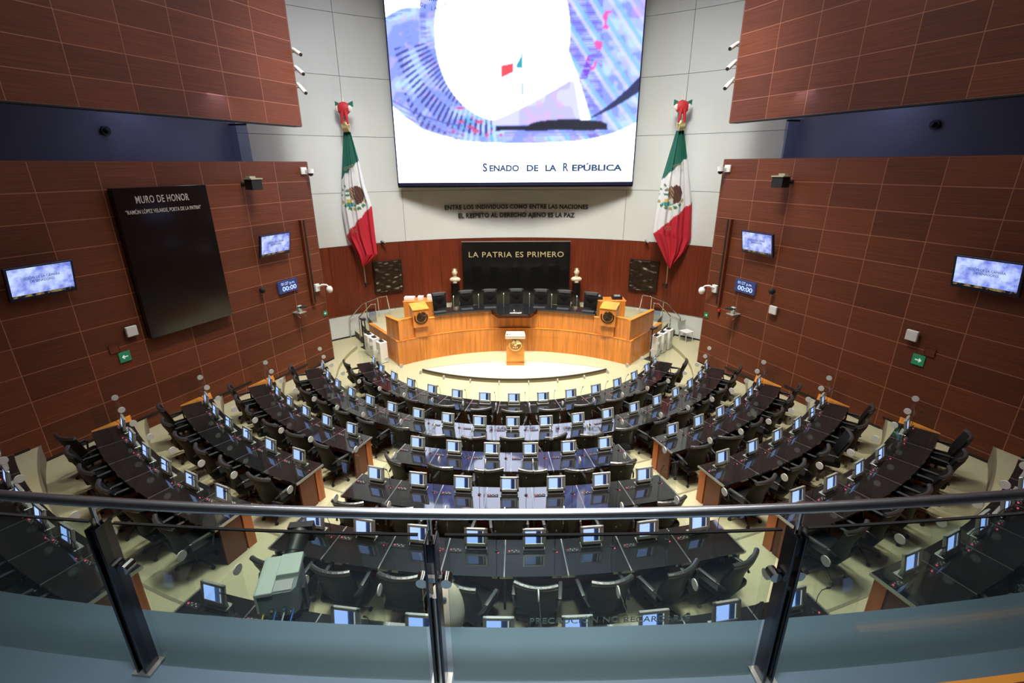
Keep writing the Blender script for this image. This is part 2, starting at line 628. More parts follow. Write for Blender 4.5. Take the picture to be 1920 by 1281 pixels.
wb = tag(bwall('wall_back', BR + .04, BR + .3, -10.4, 10.4, 0, 15, 'seam', None, 40), kind='structure')
g = .008
for (z0, z1, cuts) in ((3.95, 6.05, (-10.3, -7.9, -4.75, 4.75, 7.9, 10.3)), (6.05, 8.15, (-10.3, -9.5, -6.55, -2.2, 2.2, 6.55, 9.5, 10.3)),
                       (8.15, 10.25, (-10.3, -9.5, -6.55, -2.2, 2.2, 6.55, 9.5, 10.3)), (10.25, 12.3, (-10.3, -9.5, -6.55, -2.2, 2.2, 6.55, 9.5, 10.3)),
                       (12.3, 14.4, (-10.3, -9.5, -6.55, -2.2, 2.2, 6.55, 9.5, 10.3))):
    for x0, x1 in zip(cuts, cuts[1:]):
        bwall('panel', BR, BR + .05, x0 + g, x1 - g, z0 + g, z1 - g, 'white', wb, 12)
cuts = (-10.3, -8, -5.4, -2.7, 0, 2.7, 5.4, 8, 10.3)
for x0, x1 in zip(cuts, cuts[1:]):
    bwall('panel', BR, BR + .05, x0 + g / 2, x1 - g / 2, 0, 1.02, 'white', wb, 8)
n_v = 20
for k in range(n_v):
    x0 = -8.4 + 16.8 / n_v * k
    bwall('panel', BR - .03, BR + .05, x0 + .003, x0 + 16.8 / n_v - .003, 1.03, 3.94, 'redwood', wb, 3)
tag(bwall('baseboard_back', BR - .02, BR + .02, -8.4, 8.4, 0, .06, 'matblack', None, 30), kind='structure')

# ceiling and rear of the hall
b = NB()
box(b, (26, 30, .2), (0, -7.5, 15.0))
tag(fin(b, 'ceiling', 'ceiling'), kind='structure')
b = NB()
box(b, (26, .2, 15.2), (0, -21.5, 7.5))
tag(fin(b, 'wall_rear', 'dark'), kind='structure')
b = NB()
arcslab(b, 15.75, 16.0, -60, 60, 0, 4.5, 40)
tag(fin(b, 'wall_below_gallery', 'panel'), kind='structure')
for (i, a_) in enumerate(LIGHTS):
    loc, size = a_[1], a_[3]
    sy_ = a_[7] if len(a_) > 7 else size
    t = thing('ceiling_light', '%s ceiling lamp high above the hall, %s of the eleven counted from the stage' % ('added long' if len(a_) > 7 else 'square', ORD[i]), 'ceiling light', (loc[0], loc[1], 14.9), 0, 'ceiling lamps')  # housings are hung for the added gallery fill and long lamp too
    b = NB()
    for sx, sy in ((1, 0), (-1, 0), (0, 1), (0, -1)):
        box(b, (.06 if sx else size + .12, .06 if sy else sy_ + .12, .25), (sx * (size / 2 + .03), sy * (sy_ / 2 + .03), -.12))
    fin(b, 'frame', 'silver', parent=t)
    b = NB()
    box(b, (size, sy_, .02), (0, 0, -.2))
    fin(b, 'diffuser', 'lamp', parent=t)

# ------------------------------------------------------------------ desks
SECT = [
    (0, 'c', -62.0, 62.1, 15), (1, 'c', -61.4, 61.1, 19),
    (2, 'l', -53.7, -25.9, 6), (2, 'c', -14.2, 13.6, 6), (2, 'r', 25.3, 53.2, 6),
    (3, 'l', -48.6, -24.8, 6), (3, 'c', -14.6, 13.9, 7), (3, 'r', 23.9, 47.7, 6),
    (4, 'l', -44.5, -24.0, 6), (4, 'c', -14.9, 13.9, 8), (4, 'r', 23.1, 43.7, 6),
    (5, 'l', -40.6, -22.8, 6), (5, 'c', -14.8, 13.7, 9), (5, 'r', 21.6, 39.4, 6),
]
ROWN = ['front row', 'second row', 'third row', 'fourth row', 'fifth row', 'rearmost row']
SECN = {'l': 'left wing', 'c': 'centre', 'r': 'right wing'}


def desk_label(i, s):
    if i < 2:
        return 'long curved black-topped desk of the %s facing the stage' % ROWN[i]
    return 'curved black-topped desk with orange wood ends, %s, %s section' % (ROWN[i], {'l': 'left', 'c': 'middle', 'r': 'right'}[s])


SEATS = []
for (i, s, a0, a1, n) in SECT:
    st = (a1 - a0) / (n - 1)
    h = H[i]
    r = R[i]
    rf, rn = r - .16, r + .54
    d = thing('curved_desk', desk_label(i, s), 'desk', P(r, (a0 + a1) / 2, h), 0)
    loc = Vector(d.location)
    nseg = 3

    def put(o_):
        o_.location = -loc
        return o_
    gap = .008 / r / D2R
    e0, e1 = a0 - st / 2, a1 + st / 2
    for k in range(n):
        b = NB()
        x0, x1 = a0 + (k - .5) * st, a0 + (k + .5) * st
        arcslab(b, rf, rn, x0 + gap, x1 - gap, h + .72, h + .76, nseg)
        put(fin(b, 'desktop', 'granite', parent=d))
        SEATS.append((i, s, k, n, a0 + k * st))
    for k in range(n + 1):
        ang = a0 + (k - .5) * st
        b = NB()
        wd = gap * (1.0 if 0 < k < n else 1.6)
        arcslab(b, rf, rn, ang - wd, ang + wd, h + .725, h + .762, 1)
        put(fin(b, 'joint_strip', 'strip', parent=d))
    wood = s != 'c'
    b = NB()
    arcslab(b, r - .10, r + .06, e0 + gap, e1 - gap, h, h + .72, max(6, n * 2))
    put(fin(b, 'front_panel', 'deskwood', parent=d))
    b = NB()
    arcslab(b, r + .06, r + .10, e0 + gap * 4, e1 - gap * 4, h + .05, h + .70, max(6, n * 2))
    put(fin(b, 'modesty_panel', 'darkwood', parent=d))
    for ang in (e0, e1):
        b = NB()
        c = 2.5 * gap
        x0, x1 = (ang + gap, ang + gap + 2 * c) if ang == e0 else (ang - gap - 2 * c, ang - gap)
        arcslab(b, r + .10, r + .46, x0, x1, h, h + .72, 1)
        put(fin(b, 'end_panel', 'darkwood', parent=d))  # darker veneer carries the shade of the recessed end in its colour
    # supports between knees
    b = NB()
    for k in range(2, n - 1, 2):
        ang = a0 + (k - .5) * st
        arcslab(b, r + .10, r + .40, ang - gap * 2, ang + gap * 2, h, h + .72, 1)
        put(fin(b, 'support', 'matblack', parent=d))
        b = NB()
    # wedge filling towards the side wall
    if s != 'c' and i < 5:
        sd = -1 if s == 'l' else 1
        ang = e0 if s == 'l' else e1
        far, near = P(rf, ang), P(rn, ang)
        u = -WU[sd]
        q = Vector((near.x, near.y)) + Vector((math.cos(ang * D2R), math.sin(ang * D2R))) * (.06 * sd)
        t_ = 0
        while (q + u * t_).length > rf and t_ < 2:
            t_ += .01
        q2 = q + u * t_
        b = NB()
        prism(b, [(near.x, near.y), (far.x, far.y), (q2.x, q2.y), (q.x, q.y)], h, h + .765)
        put(fin(b, 'end_wedge', 'orange2', parent=d))

# ------------------------------------------------------------------ chair prototype (faces +y)
# back rest
def back_mesh(w0, w1, z0, z1, bulge, thick, y0, y1, nx=8, nz=8):
    b = NB()
    F, B = [], []
    for j in range(nz + 1):
        v = j / nz
        z = z0 + (z1 - z0) * v
        wd = (w0 + (w1 - w0) * v) / 2
        yy = y0 + (y1 - y0) * v + .035 * math.sin(v * math.pi * 1.2)
        f_, b_ = [], []
        for i_ in range(nx + 1):
            u_ = i_ / nx * 2 - 1
            rise = 0
            edge = 1 - .5 * max(abs(u_) ** 6, (2 * v - 1) ** 8)
            cy = bulge * u_ * u_
            f_.append(b.verts.new((u_ * wd, yy + cy + thick / 2 * edge, z)))
            b_.append(b.verts.new((u_ * wd, yy + cy - thick / 2 * edge, z)))
        F.append(f_)
        B.append(b_)
    for j in range(nz):
        for i_ in range(nx):
            b.faces.new((F[j][i_], F[j][i_ + 1], F[j + 1][i_ + 1], F[j + 1][i_]))
            b.faces.new((B[j][i_], B[j][i_ + 1], B[j + 1][i_ + 1], B[j + 1][i_]))
        b.faces.new((F[j][0], B[j][0], B[j + 1][0], F[j + 1][0]))
        b.faces.new((F[j][nx], B[j][nx], B[j + 1][nx], F[j + 1][nx]))
    for i_ in range(nx):
        b.faces.new((F[0][i_], F[0][i_ + 1], B[0][i_ + 1], B[0][i_]))
        b.faces.new((F[nz][i_], F[nz][i_ + 1], B[nz][i_ + 1], B[nz][i_]))
    return b


def make_chair(label, cat, back_top=1.10, metal='black', headw=.55):
    t = thing('swivel_chair', label, cat)
    b = NB()
    box(b, (.55, .54, .12), (0, .02, .45), bevel=.04, seg=2)
    fin(b, 'seat', 'leather', True, t)
    fin(back_mesh(.52, .57, .42, back_top - .05, .08, .07, -.22, -.34), 'backrest', 'leather', True, t)
    b = NB()
    pts = []
    for k in range(9):
        u_ = k / 4 - 1
        pts.append((u_ * headw / 2, -.345 + .07 * u_ * u_, back_top - .035))
    tube(b, pts, .036, 8)
    fin(b, 'head_roll', 'leather_sheen', True, t)
    for sx in (-1, 1):
        b = NB()
        tube(b, [(sx * .29, .16, .44), (sx * .31, .20, .64), (sx * .31, -.16, .67), (sx * .27, -.24, .62)], .018, 6)
        ar = fin(b, 'armrest', metal, True, t)
        b = NB()
        box(b, (.055, .30, .028), (sx * .31, .03, .68), bevel=.012, seg=2)
        fin(b, 'arm_pad', 'leather_grey', True, ar)
    b = NB()
    cyl(b, (0, 0, .10), (0, 0, .42), .028, n=8)
    box(b, (.22, .26, .04), (0, 0, .40))
    fin(b, 'gas_column', 'black', False, t)
    b = NB()
    for k in range(5):
        a = k * 72 * D2R + .3
        cyl(b, (0, 0, .12), (.29 * math.cos(a), .29 * math.sin(a), .075), .022, .014, n=6)
    fin(b, 'star_base', 'chrome' if metal == 'chrome' else 'black', False, t)
    b = NB()
    for k in range(5):
        a = k * 72 * D2R + .3
        cyl(b, (.29 * math.cos(a) - .02, .29 * math.sin(a), .03), (.29 * math.cos(a) + .02, .29 * math.sin(a), .03), .03, n=8)
    fin(b, 'casters', 'matblack', False, t)
    return t


def make_monitor():
    t = thing('desk_monitor', 'x', 'monitor')
    tilt = (-.18, 0, 0)
    b = NB()
    # bezel ring, screen looks towards -y
    fw, fh, bw = .34, .285, .04
    for (sx, sz, wx, hz) in ((0, 1, fw, bw), (0, -1, fw, bw * 1.35), (1, 0, bw, fh), (-1, 0, bw, fh)):
        box(b, (wx, .035, hz), (sx * (fw / 2 - bw / 2), 0, sz * (fh / 2 - hz / 2) if sz else 0), bevel=.005)
    box(b, (fw - .03, .03, fh - .03), (0, .022, 0), bevel=.01)
    fin(b, 'frame', 'silver', False, t, (0, 0, .205), tilt)
    b = NB()
    box(b, (fw - 2 * bw + .002, .006, fh - 2 * bw), (0, -.006, .006))
    fin(b, 'screen', 'monitor_blue', False, t, (0, 0, .205), tilt)
    b = NB()
    box(b, (.30, .03, .10), (0, .015, .05), (.1, 0, 0), bevel=.004)
    box(b, (.32, .12, .014), (0, .02, .007), bevel=.004)
    fin(b, 'stand', 'silver', False, t)
    # voting keys to the left of the display
    b = NB()
    box(b, (.20, .075, .008), (-.30, -.06, .004), bevel=.002)
    kp = fin(b, 'voting_keypad', 'black', False, t)
    for kx, kz, mm in ((-.365, -.055, 'red_led'), (-.325, -.045, 'white_led'), (-.295, -.07, 'white_led'), (-.265, -.045, 'white_led'), (-.235, -.07, 'white_led')):
        b = NB()
        cyl(b, (kx, kz, .006), (kx, kz, .016), .013 if mm == 'red_led' else .009, n=8)
        fin(b, 'key', mm, False, kp)
    return t


def make_mic():
    t = thing('gooseneck_microphone', 'x', 'microphone')
    b = NB()
    cyl(b, (0, 0, 0), (0, 0, .018), .032, .026, n=12)
    fin(b, 'base', 'black', True, t)
    b = NB()
    cyl(b, (.028, -.04, 0), (.028, -.04, .012), .010, n=8)
    fin(b, 'status_light', 'red_led', True, t)
    b = NB()
    tube(b, [(0, 0, .015), (0, .005, .22), (0, -.02, .33), (0, -.075, .42)], .0045, 6)
    fin(b, 'gooseneck', 'matblack', True, t)
    b = NB()
    cyl(b, (0, -.07, .413), (0, -.105, .455), .011, n=8)
    fin(b, 'head', 'matblack', True, t)
    return t


def make_divider():
    # radial sheet: local +y points to the stage; sheet from y=+.08 to y=-.50
    t = thing('acrylic_divider', 'x', 'divider')
    b = NB()
    box(b, (.006, .50, .70), (0, -.20, .35))
    fin(b, 'sheet', 'acrylic', False, t)
    b = NB()
    cyl(b, (-.0065, .0, .65), (.0065, .0, .65), .062, n=20)
    fin(b, 'round_label', 'disc', False, t)
    return t


chair = make_chair('x', 'chair')
monitor, mic, divider = make_monitor(), make_mic(), make_divider()
for o_, g_ in ((chair, 'swivel chairs behind the curved desks'), (monitor, 'monitors on the curved desks'), (mic, 'microphones on the curved desks'), (divider, 'acrylic dividers between the seats')):
    o_['group'] = g_
protos = {'chair': [chair, None], 'monitor': [monitor, None], 'mic': [mic, None], 'div': [divider, None]}
bpy.context.view_layer.update()
for k_ in protos:
    protos[k_][1] = tree(protos[k_][0])
used = set()


def place(kind, loc, rz, label):
    root, ch = protos[kind]
    if kind not in used:
        used.add(kind)
        root.location = loc
        root.rotation_euler = (0, 0, rz)
        root['label'] = label
        return root
    return dup(root, ch, loc, rz, label)


def where(i, s, k, n, what):
    if i < 2:
        return '%s %s from the left end of the %s desk' % (what, ORD[k], ROWN[i])
    m_ = {'l': 'left wing', 'c': 'middle', 'r': 'right wing'}[s]
    return '%s %s from the left, %s %s desk' % (what, ORD[k], ROWN[i], m_)


turn = {}
for (i, s, k, n, a) in SEATS:
    h = H[i]
    rz = a * D2R
    rnd = random.uniform(-.16, .16)
    if random.random() < .2:
        rnd = random.uniform(-.5, .5)
    if i == 4 and s == 'c':
        rnd = [0, .0, .05, -.42, -.12, .12, .38, .55][k]
        rnd = [.1, 0, .03, -.45, -.14, .1, .35, .35][k]
    cr = R[i] + .67 + random.uniform(-.05, .05)
    place('chair', P(cr, a, h), rz + rnd, where(i, s, k, n, 'black leather chair'))
    if not (i == 4 and s == 'r' and k == 4):
        place('monitor', P(R[i] + .02, a, h + .76), rz, where(i, s, k, n, 'silver monitor'))
    off = .30 / R[i] / D2R
    place('mic', P(R[i] + .07, a + off, h + .76), rz, where(i, s, k, n, 'thin black microphone'))
for (i, s, a0, a1, n) in SECT:
    st = (a1 - a0) / (n - 1)
    for k in range(n + 1):
        a = a0 + (k - .5) * st
        if k == 0:
            a += .25
        if k == n:
            a -= .25
        place('div', P(R[i], a, H[i] + .762), a * D2R, where(i, s, k, n, 'clear divider with white disc'))

# ------------------------------------------------------------------ stage platform, lectern, rostrum
def arc_y(x, r=6.58, cy=-5.7):
    return cy + math.sqrt(r * r - x * x)


st_ = NB()
rf_ = (3.33 ** 2 + .88 ** 2) / (2 * .88)
front = [(x, -2.22 + rf_ - math.sqrt(rf_ ** 2 - x * x)) for x in np.linspace(-3.33, 3.33, 33)]
backp = [(x, -1.34 + .75 * (1 - (x / 3.33) ** 2)) for x in np.linspace(3.33, -3.33, 33)]
prism(st_, front[:-1] + backp[:-1], 0, .145)
stg = fin(st_, 'stage_platform', 'stage')
tag(stg, 'low lens-shaped cream platform with dark curved front edge before the rostrum', 'platform')
b = NB()
for (x0, y0), (x1, y1) in zip(front, front[1:]):
    q = [(x0, y0 - .012), (x1, y1 - .012), (x1, y1 + .03), (x0, y0 + .03)]
    prism(b, q, .10, .155)
fin(b, 'front_edge', 'riser', parent=stg)
b = NB()
for (x0, y0), (x1, y1) in zip(front, front[1:]):
    q = [(x0, y0 - .006), (x1, y1 - .006), (x1, y1 + .01), (x0, y0 + .01)]
    prism(b, q, .0, .10)
fin(b, 'front_riser', 'riser_tan', parent=stg)
b = NB()
for (x0, y0), (x1, y1) in zip(backp, backp[1:]):
    if abs(x0) > .8 and abs(x1) > .8:
        prism(b, [(x0, y0), (x1, y1), (x1, y1 + .015), (x0, y0 + .015)], .0, .152)
fin(b, 'rear_edge', 'riser_tan', parent=stg)


def emblem(parent, m, r, loc, rot, seal=True):
    """round eagle crest: wreath of leaves below, eagle in profile with raised wings, cactus pads and snake"""
    b = NB()
    if seal:
        cyl(b, (0, .0, 0), (0, -.012, 0), r * .62, n=28)
    for k in range(21):
        a = math.pi * (1.0 + k / 20)
        a = math.pi * .92 + (math.pi * 1.16) * k / 20
        sph(b, (r * .86 * math.cos(a), -.012, r * .86 * math.sin(a)), r * .12, (1.3, .3, .7), 8, 6, (0, -a + math.pi / 2, 0))
    sph(b, (r * .05, -.02, r * .12), r * .3, (.75, .25, 1.15), 10, 8, (0, .25, 0))
    sph(b, (-r * .12, -.02, r * .55), r * .14, (1, .35, .9), 8, 6)
    cyl(b, (-r * .2, -.02, r * .55), (-r * .38, -.02, r * .47), r * .05, .002, n=6)
    for k in range(6):
        a = .15 + k * .27
        p1 = (r * (.15 + .66 * math.cos(a)), -.02, r * (.12 + .66 * math.sin(a)))
        cyl(b, (r * .12, -.02, r * .15), p1, r * .05, r * .075, n=5)
    for k in range(4):
        a = math.pi * .62 + k * .28
        p1 = (r * (.0 + .55 * math.cos(a)), -.015, r * (.15 + .62 * math.sin(a)))
        cyl(b, (0, -.015, r * .15), p1, r * .045, r * .06, n=5)
    for k in (-1, 0, 1):
        sph(b, (k * r * .26, -.018, -r * .38), r * .14, (.8, .3, 1.1), 8, 6)
    tube(b, [(-r * .38, -.02, r * .45), (-r * .5, -.02, r * .2), (-r * .3, -.02, 0), (-r * .1, -.02, -r * .1)], r * .035, 5)
    return fin(b, 'crest', m, True, parent, loc, rot)


# speaker's lectern on the platform
pod = thing('speaker_lectern', 'orange wood speaker lectern with gold crest standing on the low cream platform', 'lectern', (.04, -1.0, .145))
b = NB()
prism(b, [(-.32, 0), (.32, 0), (.30, .42), (-.30, .42)], .0, .13)
prism(b, [(-.325, -.02), (.325, -.02), (.31, .44), (-.31, .44)], .15, 1.14)
fin(b, 'body', 'orange2', parent=pod)
b = NB()
prism(b, [(-.36, -.09), (.36, -.09), (.33, .44), (-.33, .44)], 1.13, 1.17)
prism(b, [(-.36, -.09), (.36, -.09), (.36, -.05), (-.36, -.05)], 1.06, 1.14)
tp = fin(b, 'top', 'marble', parent=pod)
b = NB()
box(b, (.06, .02, .03), (-.29, .06, 1.185))
box(b, (.03, .02, .03), (-.20, .06, 1.185))
box(b, (.03, .02, .03), (.21, .06, 1.185))
fin(b, 'button_box', 'matblack', parent=tp)
emblem(pod, 'brass', .25, (0, -.04, .82), (0, 0, 0), False)

# the rostrum
ros = thing('rostrum', 'big curved two-tier orange wood rostrum with black counter on top', 'rostrum', (0, .8, 0))
rl = Vector(ros.location)


def rp(o_):
    o_.location = -rl
    return o_


LR, UR = 6.58, 6.64
amax = math.asin(4.30 / LR) / D2R
na = 9
for k in range(na):
    a0, a1 = -amax + 2 * amax * k / na, -amax + 2 * amax * (k + 1) / na
    b = NB()
    arcslab(b, LR, LR + .12, a0 + .03, a1 - .03, 0, .95, 4, cy=-5.7, sgn=-1)
    rp(fin(b, 'lower_panel', 'orange', parent=ros))
b = NB()
arcslab(b, LR - .012, LR + .16, -amax, amax, .95, .975, 36, cy=-5.7, sgn=-1)
rp(fin(b, 'lower_rim', 'orange2', parent=ros))
amax2 = math.asin(4.24 / UR) / D2R
a_mid = math.asin(3.02 / UR) / D2R
ks = [-amax2, -a_mid - 4.2, -a_mid, -16.5, -8.3, 0, 8.3, 16.5, a_mid, a_mid + 4.2, amax2]
for a0, a1 in zip(ks, ks[1:]):
    out = a1 <= -a_mid + .01 or a0 >= a_mid - .01
    top = 1.74 if (a1 <= -a_mid - 4 or a0 >= a_mid + 4) else (1.60 if out else 1.68)
    b = NB()
    arcslab(b, UR, UR + .12, a0 + .03, a1 - .03, .98, top, 4, cy=-5.7, sgn=-1)
    rp(fin(b, 'upper_panel', 'orange', parent=ros))
    if out:
        b = NB()
        arcslab(b, UR - .01, UR + .14, a0 + .03, a1 - .03, top, top + .025, 4, cy=-5.7, sgn=-1)
        rp(fin(b, 'upper_rim', 'orange2', parent=ros))
# side walls of the rostrum
cl = Vector((-4.27, arc_y(4.27)))
for sd, end_lo, end_up in ((-1, (-6.0, 1.55), (-4.85, -.0)), (1, (6.05, 1.5), (5.45, .72))):
    c0 = Vector((sd * 4.27, arc_y(4.27)))
    for e, z0, z1, inset in ((end_lo, 0, .95, 0.), (end_up, .98, 1.74, .05)):
        e = Vector(e)
        p0 = c0 + Vector((-sd * inset, inset * .5))
        d = (e - p0).normalized()
        nn = Vector((-d.y, d.x)) * (.12 if sd < 0 else .12)
        if (p0 + nn).x * sd > p0.x * sd:
            nn = -nn
        b = NB()
        prism(b, [tuple(p0), tuple(e), tuple(e + nn), tuple(p0 + nn)], z0, z1)
        rp(fin(b, 'side_panel', 'orange', parent=ros))
        b = NB()
        prism(b, [tuple(p0 - nn * .1), tuple(e - nn * .1), tuple(e + nn * 1.1), tuple(p0 + nn * 1.1)], z1, z1 + .022)
        rp(fin(b, 'side_rim', 'orange2', parent=ros))
# raised floor behind it
b = NB()
pl = [(x, arc_y(x, LR + .05)) for x in np.linspace(-4.2, 4.2, 21)] + [(5.95, 1.6), (5.6, 3.62)] + \
     [(x, BC + math.sqrt((BR - .03) ** 2 - x * x)) for x in np.linspace(5.5, -5.5, 21)] + [(-5.6, 3.6), (-5.9, 1.65)]
prism(b, pl, 0.001, .93)
tag(fin(b, 'floor_rostrum', 'floor'), kind='structure')
# black counter with central bulge
xs_ = np.linspace(-3.02, 3.02, 61)


def cfront(x):
    y = arc_y(x, 6.58) - .02
    t = min(1, max(0, (.92 - abs(x)) / .34))
    t = t * t * (3 - 2 * t)
    return y - t * .62


b = NB()
prism(b, [(x, cfront(x)) for x in xs_] + [(x, arc_y(x, 7.35)) for x in xs_[::-1]], 1.685, 1.755)
rp(fin(b, 'counter', 'counter', parent=ros))
b = NB()
prism(b, [(x, cfront(x) + .10) for x in xs_] + [(x, arc_y(x, 6.75)) for x in xs_[::-1]], 1.55, 1.684)
rp(fin(b, 'counter_apron', 'darkwood', parent=ros))
# document trays on the counter
for x in (-2.85, -1.85, -.95, .98, 1.9, 2.85):
    b = NB()
    box(b, (.46, .24, .012), (x, arc_y(x, 6.85), 1.762), (0, 0, -x / 6.8))
    dm = tag(fin(b, 'desk_mat', 'leather_grey'), 'grey leather desk mat on the black counter, %s from the left' % ORD[[-2.85, -1.85, -.95, .98, 1.9, 2.85].index(x)], 'desk mat', 'desk mats on the rostrum counter')
bell = thing('silver_inkstand', 'shiny silver desk set at the middle of the black rostrum counter', 'desk set', (.05, .38, 1.756))
b = NB()
box(b, (.42, .2, .015), (0, 0, .008), bevel=.004)
fin(b, 'tray', 'chrome', parent=bell)
b = NB()
sph(b, (-.05, .02, .055), .05, (1, 1, .9))
cyl(b, (-.05, .02, .09), (-.05, .02, .14), .012, n=8)
fin(b, 'bell', 'chrome', True, bell)
b = NB()
for x in (-.17, .06, .14):
    cyl(b, (x, .02, .012), (x, .02, .075), .026, .02, n=10)
fin(b, 'inkwells', 'chrome', True, bell)
# microphones on rostrum
for j, x in enumerate((-2.35, -1.4, -.42, .6, 1.47, 2.42)):
    y = arc_y(x, 6.82)
    t = thing('rostrum_microphone', 'slim upright microphone on the black rostrum counter, %s from the left' % ORD[j], 'microphone', (x, y, 1.756), 0, 'microphones on the rostrum')
    b = NB()
    cyl(b, (0, 0, 0), (0, 0, .02), .035, n=12)
    fin(b, 'base', 'black', parent=t)
    b = NB()
    tube(b, [(0, 0, .02), (0, 0, .42), (0, .05, .52)], .006, 6)
    fin(b, 'gooseneck', 'silver', parent=t)
    b = NB()
    cyl(b, (0, .045, .515), (0, .09, .56), .014, n=8)
    fin(b, 'head', 'whitep', parent=t)
# rostrum lecterns at both ends
for sd in (-1, 1):
    a = sd * 31.0
    px, py = sd * 3.50, arc_y(3.50, 6.64) - .10
    t = thing('crest_lectern', 'boxy orange lectern with dark bronze crest at the %s end of the counter' % ('flag-and-honour-wall' if sd < 0 else 'far'), 'lectern', (px, py, 0), sd * -.42)
    t['label'] = 'boxy orange lectern with dark crest at the %s end of the rostrum counter' % SIDE[sd]
    b = NB()
    prism(b, [(-.30, -.12), (.30, -.12), (.30, .42), (-.30, .42)], 1.40, 2.06)
    prism(b, [(-.25, -.02), (.25, -.02), (.25, .42), (-.25, .42)], .98, 1.40)
    fin(b, 'body', 'orange', parent=t)
    b = NB()
    bx = [(-.31, -.14, 2.06), (.31, -.14, 2.06), (.31, .44, 2.18), (-.31, .44, 2.18)]
    lo = [b.verts.new(p_) for p_ in bx]
    hi = [b.verts.new((p_[0], p_[1], p_[2] + .03)) for p_ in bx]
    b.faces.new(lo)
    b.faces.new(hi)
    for q in range(4):
        b.faces.new((lo[q], lo[(q + 1) % 4], hi[(q + 1) % 4], hi[q]))
    fin(b, 'sloping_top', 'orange2', parent=t)
    b = NB()
    prism(b, [(-.29, .0), (.29, .0), (.29, .42), (-.29, .42)], 2.05, 2.12)
    fin(b, 'top_support', 'darkwood', parent=t)
    emblem(t, 'bronze', .27, (0, -.125, 1.77), (0, 0, 0))

# chairs on the rostrum (face -y towards the hall)
rc = make_chair('x', 'chair', 1.36, 'black', .60)
rc.name = 'rostrum_chair'
rc['group'] = 'high-backed chairs on the rostrum'
# front cushions; the head one is coloured lighter to paint in the lit band
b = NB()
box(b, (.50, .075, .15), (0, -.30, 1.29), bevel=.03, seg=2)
fin(b, 'head_cushion', 'head_highlight_leather', True, rc)
b = NB()
box(b, (.48, .05, .30), (0, -.245, 1.04), bevel=.02, seg=2)
fin(b, 'back_cushion', 'leather', True, rc)
bpy.context.view_layer.update()
rct = tree(rc)
for j, x in enumerate((-2.92, -1.90, -.97, .08, 1.06, 1.97, 2.97)):
    loc = (x, arc_y(x, 7.45) + .0, .93)
    rz = math.pi - x / 7.4
    lab = 'high-backed black leather chair behind the rostrum counter, %s from the left' % ORD[j]
    if j == 3:
        lab = 'taller central black leather chair behind the silver desk set on the rostrum'
    if j == 0:
        rc.location = loc
        rc.rotation_euler = (0, 0, rz)
        rc['label'] = lab
    else:
        dup(rc, rct, loc, rz, lab)

# side tables behind rostrum
for sd in (-1, 1):
    t = thing('side_desk', 'orange wood side desk behind the %s lectern of the rostrum' % SIDE[sd], 'desk', (sd * 3.72, 1.75, .93))
    b = NB()
    box(b, (1.5, .06, .95), (0, -.3, .475))
    box(b, (.06, .5, .95), (sd * -.72, 0, .475))
    box(b, (.06, .5, .95), (sd * .72, 0, .475))
    fin(b, 'body', 'orange', parent=t)
    b = NB()
    box(b, (1.56, .66, .04), (0, 0, .97), bevel=.006)
    fin(b, 'top', 'orange', parent=t)
    if sd < 0:
        for j, (x, wd, hh) in enumerate(((-.55, .42, .12), (-.1, .22, .14), (.35, .34, .2), (.66, .2, .26))):
            b = NB()
            box(b, (wd, .26, hh), (sd * 3.72 + x, 1.75, 1.92 + hh / 2 + .001), bevel=.008)
            oo = tag(fin(b, 'paper_box', 'paper'), '%s white box of papers on the left side desk, %s from the left' % (('wide', 'small', 'tall', 'narrow')[j], ORD[j]), 'box', 'paper boxes on the side desk')
    else:
        for j, (x, wd) in enumerate(((-.35, .42), (.45, .4))):
            tt = thing('desk_printer', 'small black office machine on the right side desk, %s from the counter' % ('nearer' if j == 0 else 'farther'), 'printer', (sd * 3.72 + x, 1.75, 1.921))
            b = NB()
            box(b, (wd, .32, .13), (0, 0, .066), bevel=.02, seg=2)
            fin(b, 'casing', 'black', True, tt)
            b = NB()
            box(b, (wd * .6, .16, .02), (0, -.05, .14), (.2, 0, 0))
            fin(b, 'lid', 'greyp', parent=tt)

